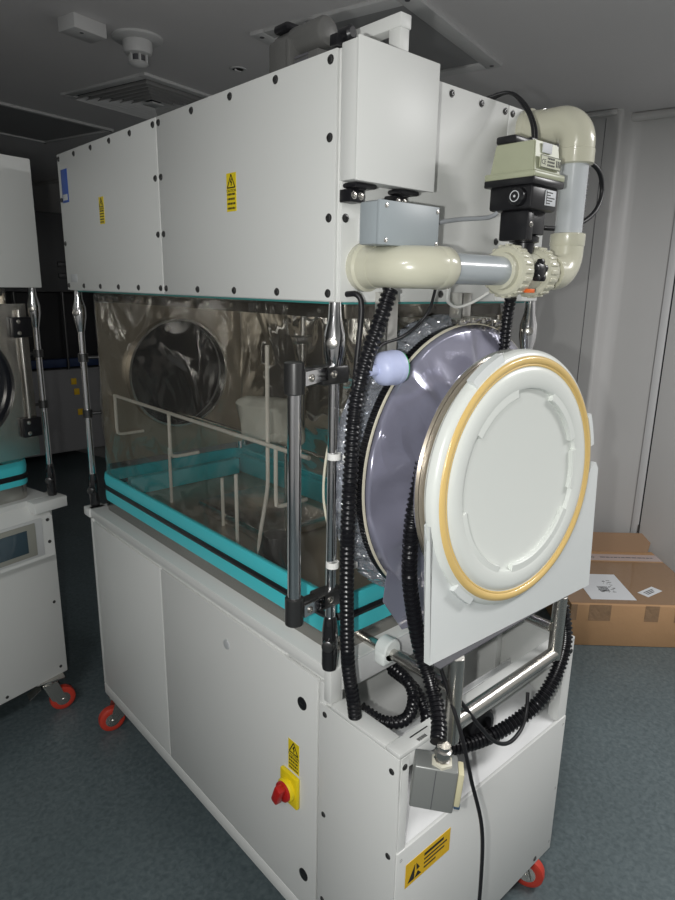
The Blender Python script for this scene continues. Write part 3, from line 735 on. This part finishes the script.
put('pipe_elbow', el, CREAM, pw, label='glossy cream elbow')
put('pipe_length', M().cyl((.13, PY, PZ), (.36, PY, PZ), PR, 36), GREYPIPE, pw, label='pale grey pipe length')
# union valve
uv = M(); uv.lathe((.322, PY, PZ), (1, 0, 0), [(0, .030), (.0, .036), (.012, .037), (.012, .046), (.016, .050), (.046, .050), (.050, .046), (.052, .040), (.105, .040), (.108, .047), (.112, .050), (.140, .050), (.144, .046), (.146, .036), (.175, .034)], 48)
vo = put('valve_body', uv, CREAM, pw, label='cream union ball valve')
for x0 in (.338, .436):
    rib = M()
    for k in range(20):
        a = 2*PI*k/20; R_ = Matrix.Translation((0, PY, PZ)) @ Matrix.Rotation(a, 4, 'X')
        rib.box(x0, x0+.026, -.004, .004, .047, .0535, .0015, rot=R_)
    put('grip_ribs', rib, CREAM, vo)
kb = M(); kb.lathe((.402, PY-.035, PZ+.002), (0, -1, 0), [(0, .018), (.010, .018), (.014, .012)], 24)
for k in range(5):
    a = 2*PI*k/5+.3; c = V((.402+.017*math.cos(a), PY-.042, PZ+.002+.017*math.sin(a))); kb.lathe(c+V((0, .005, 0)), (0, -1, 0), [(0, .007), (.010, .007), (.012, .004)], 12)
put('star_knob', kb, BLACKP, vo); put('orange_tab', M().box(.366, .384, PY-.046, PY-.03, PZ-.042, PZ-.034, .001), ORANGE, vo)
# lower elbow, riser, upper elbow, back into the housing
e2 = M(); rb = .045; e2.tube([(VX-rb-.02, PY, PZ)]+arc((VX-rb, PY, PZ+rb), (0, 0, -1), (1, 0, 0), rb)+[(VX, PY, PZ+.085)], .0365, 36, smooth=False)
e2.lathe((VX, PY, PZ+.06), (0, 0, 1), [(0, .037), (.002, .038), (.026, .038), (.028, .034)], 36); put('pipe_elbow', e2, CREAM, pw)
ri = put('riser_pipe', M().cyl((VX, PY, PZ+.075), (VX, PY, 2.05), .0295, 36), CLEARPIPE, pw, label='milky translucent riser pipe')
ZU = 2.112
e3 = M(); e3.tube([(VX, PY, 2.035), (VX, PY, ZU-.045)]+arc((VX, PY+.045, ZU-.045), (0, -1, 0), (0, 0, 1), .045)+[(VX, -.045, ZU)], .0375, 36, smooth=False)
e3.lathe((VX, PY, 2.025), (0, 0, 1), [(0, .036), (.002, .039), (.03, .039), (.032, .037)], 36); put('pipe_elbow', e3, CREAM, pw)
put('pipe_flange', M().lathe((VX, -.001, ZU), (0, -1, 0), [(0, .043), (.004, .045), (.016, .045), (.020, .040), (.05, .0385)], 40), CREAM, pw)
pt = M(); z = PZ+.09
while z < 2.03:
    h = random.uniform(.004, .009); a0 = -1.05
    for k in range(2):
        a = a0+random.uniform(-.1, .1); c = V((VX+.0297*math.cos(a), PY+.0297*math.sin(a), z)); pt.box(c.x-.0032, c.x+.0032, c.y-.0012, c.y+.0012, z, z+h*.35, 0)
    z += h+.004
put('pipe_print', pt, GREYINK, ri)

# ---- valve actuator
ac = thing('valve_actuator', (.40, PY, 1.85), 'boxy electric valve actuator with olive cover and black body above the cream valve', 'valve actuator')
ax0, ax1, ay0, ay1 = .335, .438, PY-.052, PY+.055
bd = M(); bd.box(ax0+.004, ax1-.004, ay0+.004, ay1-.004, 1.912, 1.962, .006); bd.box(ax0-.006, ax1+.004, ay0-.004, ay1+.004, 1.956, 1.970, .003); bd.box(ax1-.012, ax1+.006, ay0+.01, ay0+.06, 1.925, 1.955, .004)
put('actuator_body', bd, BLACKP, ac, label='black lower housing')
cvx = M()
def frust(m, x0, x1, y0, y1, z0, z1, ins): m.rings([[V((x0, y0, z0)), V((x1, y0, z0)), V((x1, y1, z0)), V((x0, y1, z0))], [V((x0+ins, y0+ins, z1)), V((x1-ins, y0+ins, z1)), V((x1-ins, y1-ins, z1)), V((x0+ins, y1-ins, z1))]])
cvx.box(ax0-.006, ax1+.004, ay0-.004, ay1+.004, 1.969, 1.982, .003); frust(cvx, ax0+.002, ax1-.004, ay0+.003, ay1-.003, 1.98, 2.037, .006)
bmesh.ops.bevel(cvx.bm, geom=[e for e in cvx.bm.edges if e.calc_length() > .04], offset=.002, segments=2, affect='EDGES')
co = put('actuator_cover', cvx, ACTG, ac, label='pale olive cover')
lb = M(); bar(lb, (ax0+.016, ay0+.0015, 1.988), (1, 0, 0), (0, 0, 1), 0, .074, 0, .022, .003); put('rating_label', lb, mat('olive_label', (.50, .52, .38), .4), co)
lt = M(); o2 = V((ax0+.016, ay0-.0016, 1.988))
for a0, a1, b0, b1 in ((0, .074, 0, .001), (0, .074, .021, .022), (0, .001, 0, .022), (.073, .074, 0, .022)): bar(lt, o2, (1, 0, 0), (0, 0, 1), a0, a1, b0, b1)
for r_ in range(3):
    x = .024
    while x < .050:
        w = random.uniform(.002, .006); bar(lt, o2, (1, 0, 0), (0, 0, 1), x, x+w, .004+r_*.006, .0075+r_*.006); x += w+.0018
for k in range(3): bar(lt, o2, (1, 0, 0), (0, 0, 1), .056+k*.006, .059+k*.006, .005, .017)
put('rating_print', lt, INK, co); ptext('ce_mark', 'CE', .013, o2+V((.003, 0, .006)), (1, 0, 0), (0, 0, 1), INK, co)
put('white_sticker', M().box(ax0+.030, ax0+.060, ay0+.003, ay0+.0065, 2.016, 2.034, .0003), PAPER, co)
kn = M().lathe((ax0+.004, PY-.02, 1.935), (-1, 0, 0), [(0, .018), (.012, .017), (.016, .013)], 28); ko = put('manual_knob', kn, BLACKP, ac)
put('knob_marks', M().ringlathe((ax0-.0125, PY-.02, 1.935), (-1, 0, 0), [(0, .009), (.0008, .009), (.0008, .0105), (0, .0105)], 24).cyl((ax0-.0125, PY-.02, 1.935), (ax0-.0138, PY-.02, 1.935), .0025, 12), PAPER, ko)
sl = put('data_sticker', M().box(ax0+.052, ax0+.088, ay0+.0015, ay0+.0045, 1.922, 1.951, .0003), PAPER, ac)
dl = M()
for k in range(5): bar(dl, (ax0+.055, ay0+.0014, 1.925+k*.005), (1, 0, 0), (0, 0, 1), 0, .012+.004*(k % 3)*2, 0, .002)
bar(dl, (ax0+.0525, ay0+.0014, 1.924), (1, 0, 0), (0, 0, 1), 0, .0015, 0, .025); put('sticker_print', dl, INK, sl)
stm = M(); stm.box(.360, .425, PY-.030, PY+.03, 1.868, 1.914, .003); stm.box(.352, .374, PY-.036, PY+.03, 1.855, 1.912, .003); stm.lathe((.400, PY, 1.832), (0, 0, 1), [(0, .02), (.02, .022), (.022, .03), (.032, .03), (.036, .022)], 24); put('actuator_stem', stm, BLACKP, ac)
screws(ac, [(.363, PY-.036, 1.885)], (0, -1, 0), .004, .004, STEEL)
pg = M(); pg.box(ax0+.005, ax1-.035, PY+.0, PY+.045, 2.037, 2.052, .004); pg.box(ax1-.04, ax1-.015, PY+.0, PY+.03, 2.037, 2.056, .003); put('cable_plug', pg, BLACKP, ac)

# ---- enclosure, brackets, junction box, motor
en = thing('control_enclosure', (.085, -.03, 1.937), 'tall flat white enclosure box bolted on the near end of the housing beside the corner', 'enclosure')
eb = M(); eb.box(-.012, .190, -.058, -.014, 1.938, 2.155, .003); put('enclosure_body', eb, WHITE, en)
put('enclosure_lip', M().box(-.014, .192, -.0595, -.054, 1.936, 2.157, .002), WHITE, en)
for x in (.0, .115):
    m = M(); m.box(x, x+.034, -.030, -.001, 1.905, 1.927, .002); m.box(x-.002, x+.052, -.046, -.010, 1.928, 1.937, .004); m.cyl((x+.012, -.036, 1.932), (x+.03, -.036, 1.932), .007)
    fo = put('mounting_foot', m, BLACKP, en); screws(fo, [(x+.009, -.030, 1.916), (x+.026, -.030, 1.916)], (0, -1, 0), .0052, .003, STEEL)
fb = thing('top_bracket', (.1, -.02, ZT), 'white square tube bracket standing up behind the enclosure box', 'bracket')
m = M(); m.box(.100, .124, -.042, -.014, 2.157, 2.203, .002); m.box(.098, .126, -.044, .115, 2.199, 2.222, .002); m.box(.100, .124, .09, .114, ZT, 2.20, .002)
put('bracket_tube', m, WHITE, fb); kb = M().lathe((.012, .0, 2.176), (0, -1, 0), [(-.01, .012), (.012, .012), (.016, .008)], 20); kb.box(-.01, .02, .0, .02, 2.156, 2.175, .003); put('bracket_knob', kb, BLACKP, fb)

jb = thing('junction_box', (.09, -.09, 1.832), 'small plain grey junction box resting on top of the cream elbow under the enclosure', 'junction box')
m = M(); m.box(.004, .160, -.100, -.050, 1.831, 1.903, .004); put('box_base', m, JBOX, jb); m = M(); m.box(.003, .161, -.1015, -.0935, 1.8305, 1.904, .002); lo = put('box_lid', m, JBOX, jb)
m = M(); m.box(.05, .145, -.056, -.0, 1.84, 1.89, .002); put('box_stand', m, WHITE2, jb)
screws(lo, [(.019, -.1015, 1.895), (.155, -.1015, 1.895), (.019, -.1015, 1.838), (.155, -.1015, 1.838)], (0, -1, 0), .003, .001, STEEL)

mo = thing('gear_motor', (.08, .20, ZT), 'grey cast gear motor lying on top of the white housing', 'motor')
m = M(); m.box(.045, .105, .205, .275, ZT, 2.235, .010); m.box(.04, .11, .196, .210, ZT, 2.225, .004); put('gearbox', m, MOTOR, mo)
m = M(); m.lathe((.075, .235, 2.226), (0, -1, 0), [(-.03, .014), (-.028, .023), (.02, .024), (.024, .027), (.108, .027), (.114, .024), (.117, .014)], 32); put('motor_barrel', m, MOTOR, mo)
put('motor_cable_box', M().box(.05, .095, .215, .262, 2.246, 2.262, .006), BLACKP, mo)
put('motor_foot', M().box(.05, .11, .12, .205, ZT, 2.194, .006), MOTOR, mo)
gm = M()
for k in range(4): gm.box(.0485, .0505, .15, .19, 2.163+k*.008, 2.167+k*.008, 0)
put('motor_nameplate', gm, GREYINK, mo)

# ---- sampler cup
cp = thing('filter_cup', (.085, -.09, 1.6), 'small pale blue plastic filter cup clipped beside the top left of the round port', 'filter cup')
ctr = V((.070, -.082, 1.612)); dx = V((1, -.10, .04)).normalized()
put('cup_body', M().lathe(ctr-dx*.055, dx, [(0, .005), (.0, .010), (.014, .011), (.016, .020), (.026, .030), (.034, .032), (.052, .033), (.053, .030)], 36), PALEBLUE, cp)
put('cup_cap', M().lathe(ctr-dx*.003, dx, [(0, .0315), (.004, .0335), (.016, .032), (.018, .026)], 36), PALEBLUE, cp)
put('green_print', M().ringlathe(ctr+dx*.0155, dx, [(0, .0235), (.0, .0305), (.0008, .0305), (.0008, .0235)], 36), GREEN, cp)

# ================================================================== hoses and cables
def hose(name, pts, r, label, pitch=.0105, cat='hose', material=HOSE, group='corrugated hoses of the isolator'):
    m = M().hose(pts, r, pitch); o = put(name, m, material, None, label, cat, group, smooth=60); return o
hose('corrugated_hose', [(.067, -.072, 1.755), (.045, -.070, 1.70), (.010, -.068, 1.62), (-.006, -.062, 1.54), (-.012, -.06, 1.42), (-.014, -.058, 1.30), (-.010, -.055, 1.15), (-.002, -.055, 1.0), (.012, -.06, .90), (.02, -.065, .82)], .0150,
     'black corrugated hose running down beside the chrome corner post from the cream elbow')
hood_o = V((.036, -.266, .832))
hose('corrugated_hose', [(.135, -.115, 1.42), (.108, -.125, 1.36), (.094, -.128, 1.30), (.092, -.13, 1.20), (.098, -.14, 1.12), (.110, -.155, 1.03), (.108, -.19, .97), (.080, -.235, .925), (.048, -.262, .905)], .0165,
     'black corrugated hose dropping in front of the violet film into the grey connector hood')
hose('corrugated_hose', [(.628, -.12, 1.10), (.612, -.19, 1.00), (.598, -.222, .93), (.575, -.236, .88), (.53, -.240, .82), (.47, -.232, .77), (.38, -.20, .725), (.29, -.17, .715), (.22, -.14, .72)], .0175,
     'thick black corrugated hose curving down from right of the lid into the open bay')
hose('corrugated_hose', [(.41, -.105, 1.742), (.425, -.09, 1.68), (.438, -.08, 1.58), (.44, -.07, 1.5)], .013,
     'short black corrugated hose hanging below the cream valve behind the lid')
hose('corrugated_hose', [(.06, -.035, .848), (.09, -.075, .822), (.135, -.10, .818), (.18, -.085, .835), (.20, -.05, .86), (.21, .03, .87)], .0145,
     'upper of two short black corrugated hoses looping in the open top of the bay')
hose('corrugated_hose', [(.06, -.055, .805), (.10, -.11, .778), (.15, -.135, .775), (.20, -.11, .80), (.225, -.05, .83), (.23, .03, .84)], .0145,
     'lower of two short black corrugated hoses looping in the open top of the bay')
hose('corrugated_hose', [(.50, .02, 1.02), (.495, -.03, .97), (.45, -.06, .925), (.38, -.06, .91), (.33, -.05, .92)], .0145,
     'black corrugated hose curling behind the stainless carriage tube')
def cable(name, pts, r, label, material=RUBBER, cat='cable', seg=10): return put(name, M().tube(pts, r, seg, .008), material, None, label, cat, smooth=60)
cable('power_cable', [(.150, -.10, 1.34), (.118, -.155, 1.20), (.116, -.185, 1.06), (.124, -.222, .96), (.124, -.262, .88), (.137, -.285, .78), (.160, -.305, .66), (.180, -.302, .50), (.182, -.30, .30), (.18, -.30, .05), (.22, -.34, .006), (.4, -.6, .006)], .0042,
      'long thin black cable trailing down in front of the bay panel to the floor')
cable('power_cable', [(.13, -.20, .97), (.165, -.225, .92), (.20, -.25, .86), (.25, -.262, .80), (.31, -.262, .765), (.37, -.255, .765), (.405, -.245, .79), (.42, -.235, .83)], .0045,
      'thin black cable sagging in a loop in front of the stainless carriage tube')
cable('sensor_cable', [(.175, -.09, 1.76), (.178, -.075, 1.72), (.165, -.06, 1.69), (.12, -.055, 1.665), (.05, -.07, 1.655), (.02, -.080, 1.635), (.012, -.082, 1.610)], .0030,
      'thin black cable arching down to the pale blue filter cup')
cable('gas_line', [(.02, -.004, 1.745), (.024, -.028, 1.745), (.03, -.035, 1.72), (.022, -.034, 1.62), (.016, -.03, 1.50), (.014, -.028, 1.30)], .0055,
      'black tube with elbow fitting leaving the lower corner of the white housing')
cable('white_cable', [(.20, -.10, 1.758), (.225, -.08, 1.735), (.27, -.07, 1.722), (.31, -.08, 1.732), (.335, -.10, 1.752)], .0030, 'thin white cable hanging in a shallow loop under the grey pipe', NYLON)
cable('spiral_cable', [(.161, -.075, 1.872), (.20, -.07, 1.882), (.26, -.07, 1.892), (.33, -.09, 1.90), (.345, -.10, 1.91)], .0045, 'grey spiral wrapped cable from the junction box to the actuator', mat('spiral_wrap', (.34, .36, .38), .4))
put('black_lead', M().tube([(.161, -.075, 1.872), (.175, -.073, 1.876), (.192, -.071, 1.880)], .0052, 10, .006), RUBBER, D.objects['spiral_cable'])
for k, lab in enumerate(('black cable arching from the housing top to the actuator, outer of two', 'black cable arching from the housing top to the actuator, inner of two')):
    cable('arched_cable', [(.46-k*.02, .03, ZT+.003), (.47, -.02, ZT+.014), (.475, -.06, 2.14+k*-.008), (.455-k*.012, -.10, 2.09), (.442-k*.012, -.115, 2.054)], .0035, lab)['group'] = 'arched cables'
cable('looped_cable', [(.46, -.03, 2.045), (.56, -.05, 2.06), (.69, -.11, 2.045), (.752, -.11, 1.994), (.717, -.11, 1.935), (.63, -.09, 1.90), (.5, -.04, 1.90)], .0055, 'black cable looping out behind the translucent riser pipe')
cable('clear_tubing', [(.030, .03, 1.50), (.018, .045, 1.42), (.016, .05, 1.33), (.026, .04, 1.25), (.03, .03, 1.2)], .003, 'thin cream tube bowed beside the chrome post inside the film', mat('cream_tube', (.7, .68, .55), .3))

# ---- connector hood hanging at the bay
ch = thing('connector_hood', (.07, -.25, .70), 'grey metal connector hood on the end of a hose, in front of the open bay', 'connector')
RT = Matrix.Translation(hood_o) @ Matrix.Rotation(math.radians(-50), 4, 'Z') @ Matrix.Rotation(math.radians(4), 4, 'Y')
m = M(); m.box(-.042, .042, -.026, .024, -.054, .042, .004, 3); m.xf(RT)
put('hood_body', m, GUN, ch)
m = M(); m.box(-.001, .0005, -.0266, -.025, -.050, .038, 0); m.xf(RT); put('hood_seam', m, GREYINK, ch)
m = M(); m.box(.042, .054, -.022, .016, -.040, .036, .003); m.xf(RT); put('connector_face', m, mat('pale_yellow_insulator', (.62, .58, .38), .4), ch)
m = M(); m.lathe((.01, -.004, .041), (0, 0, 1), [(0, .022), (.006, .022), (.008, .018)], 6); m.xf(RT); put('gland_washer', m, mat('cream_nut', (.62, .6, .5), .4), ch)
m = M(); m.lathe((.01, -.004, .045), (0, 0, 1), [(0, .016), (.006, .0165), (.007, .014), (.014, .014), (.015, .017), (.026, .017), (.028, .013), (.036, .013)], 8); m.xf(RT); put('cable_gland', m, STEEL, ch)
m = M(); m.cyl((.044, -.01, -.047), (.056, -.01, -.047), .006); m.xf(RT); put('hood_screw', m, mat('blue_zinc', (.15, .25, .4), .3, .8), ch)
# round black socket flange inside the bay
so = thing('socket_flange', (.35, -.12, .668), 'black square flanged socket standing in the open bay, behind the curved hose', 'socket')
m = M(); m.box(.285, .425, -.128, -.112, .668, .80, .012); m.lathe((.350, -.125, .728), (0, -1, 0), [(0, .048), (.038, .048), (.044, .040), (.044, .030), (.03, .028)], 32); put('flange_body', m, BLACKP, so)
put('flange_collar', M().ringlathe((.350, -.135, .728), (0, -1, 0), [(0, .048), (0, .051), (.006, .051), (.006, .048)], 32), GREYLAB, so)
wb = thing('bay_bracket', (.3, -.1, .64), 'thin metal strap lying on the sloping bay floor beside the connector hood', 'bracket')
put('strap', M().box(.17, .19, -.17, -.05, .668, .671, .0006, rot=Matrix.Translation((.18, -.11, .668)) @ Matrix.Rotation(math.radians(24), 4, 'X') @ Matrix.Translation((-.18, .11, -.668))), STEEL, wb)

# ================================================================== the left-hand isolator
A = math.radians(13.9)
# local frame: a runs along its front to the left, w into depth
ea = V((-math.cos(A), -math.sin(A), 0)); ew = V((-math.sin(A), math.cos(A), 0))
# matrix columns: x -> -ea (to the right), y -> ew, so local x<=0 lies left of the near right corner
XF[0] = Matrix.Translation((-.053, 1.602, 0)) @ Matrix((-ea, ew, V((0, 0, 1)))).transposed().to_4x4()
l2 = thing('isolator', (-.4, .5, 0), 'white isolator cut off by the left edge, with steel port door and touch screen', 'isolator', 'film isolators')
LW, LD = .95, 1.1
put('base_cabinet', M().box(-LW, 0, 0, LD, .17, .93, .004), WHITE, l2)
put('worktop_lip', M().box(-LW, -.0, -.0, LD, .918, .95, .004).box(-.10, .035, -.055, .05, .905, .948, .004), WHITE, l2)
cp_ = M(); cp_.prism([V((-LW, 0, .70)), V((-LW, -.045, .72)), V((-LW, -.045, .88)), V((-LW, 0, .93))], (1, 0, 0), LW-.03); po = put('control_panel', cp_, WHITE, l2)
fp = put('control_fascia', M().box(-LW, -.075, -.049, -.044, .735, .885, .002), WHITE2, po)
be = put('screen_bezel', M().box(-.50, -.105, -.053, -.048, .745, .875, .003), BEZEL, l2, label='beige screen surround')
put('touch_screen', M().box(-.46, -.14, -.055, -.052, .765, .855, .002), SCREEN, be, label='dark blue glossy screen')
screws(l2, [(-.05, -.046, .87), (-.05, -.046, .78)], (0, -1, 0), .005, .003)
screws(l2, [(-.03, 0, .50), (-.03, 0, .205), (-.26, 0, .19)], (0, -1, 0), .005, .003)
caster(l2, -.07, .03, .17, math.radians(-20)); caster(l2, -.88, .05, .17, math.radians(40)); caster(l2, -.07, 1.0, .17, 0)
put('steel_tray', hoop(M(), -LW+.03, -.055, .03, LD-.03, .05, .01, .95, 1.01), STEEL, l2)
put('lower_gasket', hoop(M(), -LW+.025, -.05, .025, LD-.025, .055, .008, 1.006, 1.03, .002), TEAL, l2)
put('clamp_strap', hoop(M(), -LW+.022, -.047, .022, LD-.022, .055, .010, 1.03, 1.05, .003), RUBBER, l2)
put('upper_gasket', hoop(M(), -LW+.025, -.05, .025, LD-.025, .055, .010, 1.05, 1.10, .003), TEAL, l2)
put('upper_housing', M().box(-LW, .014, -.055, LD, 1.735, 2.162, .004), WHITE, l2)
plm = M(); plm.plate_hole(-.62, -.048, 1.13, 1.68, -.04, -.034, -.325, 1.41, .215)
pd = put('port_door', plm, STEEL, l2, label='brushed steel port door')
put('port_ring', M().ringlathe((-.325, -.055, 1.41), (0, 1, 0), [(0, .20), (.0, .225), (.02, .228), (.02, .20)], 64), STEEL, pd)
put('port_cover', M().lathe((-.325, -.02, 1.41), (0, 1, 0), [(0, .22), (.004, .22)], 48), D.materials['dark_port_cover'], pd)
hb = put('hinge_rod', M().cyl((-.082, -.052, 1.20), (-.082, -.052, 1.66), .006), STEEL, pd)
for z in (1.60, 1.24):
    h_ = put('hinge', M().box(-.112, -.042, -.062, -.040, z-.035, z+.035, .004), BLACKP, pd); screws(h_, [(-.092, -.062, z+.02), (-.092, -.062, z-.02)], (0, -1, 0), .006, .004, STEEL)
for x, y in ((.002, -.01), (.002, 1.0)):
    pp = post(l2, x, y, .95, 1.735)
    if y < .5:
        for z in (1.50, 1.31): put('post_clamp', M().lathe((x, y, z-.014), (0, 0, 1), [(0, .017), (.028, .017)], 16).cyl((x, y, z), (x-.06, y+.01, z), .006), CAST, pp)
cq = [V(p) for p in roundrect(-LW+.03, -.055, .03, LD-.03, .05)]; cq.append(cq[0])
put('film_canopy', film_sheet(M(), cq, 1.08, 1.73, 30, .010), FILM, l2, smooth=180)
put('chamber_back', M().box(-LW+.05, -.08, LD-.08, LD-.07, 1.0, 1.7, 0), DSTEEL, l2)
XF[0] = Matrix.Identity(4)

# ================================================================== cardboard box by the wall
e1 = V((.727, -.687, 0)); e2 = V((.687, .727, 0))
XF[0] = Matrix.Translation((2.03, .455, 0)) @ Matrix((e1, e2, V((0, 0, 1)))).transposed().to_4x4()
cbx = thing('cardboard_box', (.3, .3, 0), 'brown cardboard shipping box with a paper label on the floor by the wall', 'cardboard box')
BW, BD, BH = .71, .70, .228
m = M(); m.box(0, BW, 0, BD, .001, BH, .003); put('box_body', m, CARD, cbx)
m = M(); m.prism([V((.0, BD-.01, BH)), V((BW-.03, BD-.01, BH)), V((BW+.02, BD+.05, BH+.10)), V((.0, BD+.05, BH+.10))], (0, -.9, .1), .004); put('box_flap', m, CARDIN, cbx)
put('printed_tape', M().box(.0, BW, BD-.145, BD-.055, BH+.0002, BH+.0012, 0), PTAPE, cbx, label='pale printed security tape')
tp = M(); x = .03
while x < BW-.05:
    w = random.uniform(.01, .03)
    if not (.27 < x < .35): tp.box(x, x+w, BD-.105, BD-.094, BH+.0012, BH+.0016, 0)
    x += w+.006
tp.ringlathe((.31, BD-.10, BH+.0012), (0, 0, 1), [(0, .014), (0, .018), (.0004, .018), (.0004, .014)], 20).box(.303, .317, BD-.105, BD-.095, BH+.0012, BH+.0016, 0)
put('tape_print', tp, GREYINK, cbx)
put('top_tape', M().box(.0, BW, .02, BD-.16, BH+.0001, BH+.0008, 0), mat('brown_shiny_tape', (.27, .165, .09), .2, coat=.4, bump=(12, .4)), cbx)
for x0, x1 in ((.09, .20), (.37, .44), (.52, .60), (-.001, .03)):
    put('tape_strip', M().box(x0, x1, -.0012, .0, BH-.085, BH+.001, 0), TAPE, cbx)
lb = put('shipping_label', M().box(.12, .35, .06, .36, BH+.001, BH+.0018, .0, rot=None), PAPER, cbx)
q = M()
for k in range(26):
    x = .19+random.random()*.09; y = .12+random.random()*.16; q.box(x, x+random.uniform(.004, .02), y, y+.004, BH+.0018, BH+.0022, 0)
for k in range(9): q.box(.20+k*.006, .203+k*.006, .15, .21, BH+.0018, BH+.0022, 0)
put('label_print', q, INK, lb)
RL = Matrix.Translation((.46, .16, 0)) @ Matrix.Rotation(math.radians(35), 4, 'Z')
m = M(); m.box(-.065, .065, -.03, .03, BH+.001, BH+.0018, 0); m.xf(RL); l2b = put('small_label', m, PAPER, cbx)
m = M()
for k in range(3): m.box(-.04, .04-.01*k, .008-k*.011, .013-k*.011, BH+.0018, BH+.0022, 0)
m.xf(RL); put('label_print', m, INK, l2b)
XF[0] = Matrix.Identity(4)

# ================================================================== light
def area(name, loc, target, size, power, col=(1, 1, 1), sy=None, spread=None):
    l = D.lights.new(name, 'AREA'); l.energy = power; l.size = size; l.color = col
    if sy: l.shape = 'RECTANGLE'; l.size_y = sy
    if spread: l.spread = spread
    o = D.objects.new(name, l); COL.objects.link(o); o.location = loc
    o.rotation_euler = (V(target)-V(loc)).to_track_quat('-Z', 'Y').to_euler(); return o
CAMP = V((-.8176, -.9102, 1.7604))
# camera-side flash lamp held beside the lens
fl = D.lights.new('flash_lamp', 'SPOT'); fl.energy = 34; fl.spot_size = math.radians(150); fl.spot_blend = .5; fl.shadow_soft_size = .012; fl.color = (1, 1, .97)
fo = D.objects.new('flash_lamp', fl); COL.objects.link(fo); fo.location = CAMP+V((-.07, .05, -.02))
fo.rotation_euler = (V((.75, .25, 1.45))-fo.location).to_track_quat('-Z', 'Y').to_euler()
# ceiling luminaire over the right-hand side of the room, behind the photographer
area('luminaire_and_fill', tuple(ROOM @ V((1.6, -1.7, H-.03))), tuple(ROOM @ V((1.6, -1.7, 0))), 1.2, 46, (1, .985, .98), .3)
area('luminaire_and_fill', tuple(ROOM @ V((-2.4, -.6, H-.03))), tuple(ROOM @ V((-2.4, -.6, 0))), 1.2, 40, (1, .985, .98), .3)  # added fill light, no luminaire seen at this spot; brightens the long-side panels

w = D.worlds.new('World'); SC.world = w; w.use_nodes = True
w.node_tree.nodes['Background'].inputs[0].default_value = (.5, .55, .6, 1); w.node_tree.nodes['Background'].inputs[1].default_value = .02

# ================================================================== camera
cam = D.cameras.new('camera'); co_ = D.objects.new('camera', cam); COL.objects.link(co_)
yaw, pitch, roll = map(math.radians, (42.1989, 14.4231, 1.0123))
f = V((math.sin(yaw)*math.cos(pitch), math.cos(yaw)*math.cos(pitch), -math.sin(pitch)))
r0 = V((math.cos(yaw), -math.sin(yaw), 0)); u0 = r0.cross(f)
r1 = r0*math.cos(roll)+u0*math.sin(roll); u1 = -r0*math.sin(roll)+u0*math.cos(roll)
co_.matrix_world = Matrix.Translation(CAMP) @ Matrix((r1, u1, -f)).transposed().to_4x4()
cam.sensor_fit = 'HORIZONTAL'; cam.sensor_width = 36; cam.lens = 36*638.72/675; cam.clip_start = .02
SC.camera = co_
SC.view_settings.view_transform = 'Standard'; SC.view_settings.look = 'None'; SC.view_settings.exposure = .22; SC.view_settings.gamma = 1
SC.view_settings.use_curve_mapping = False
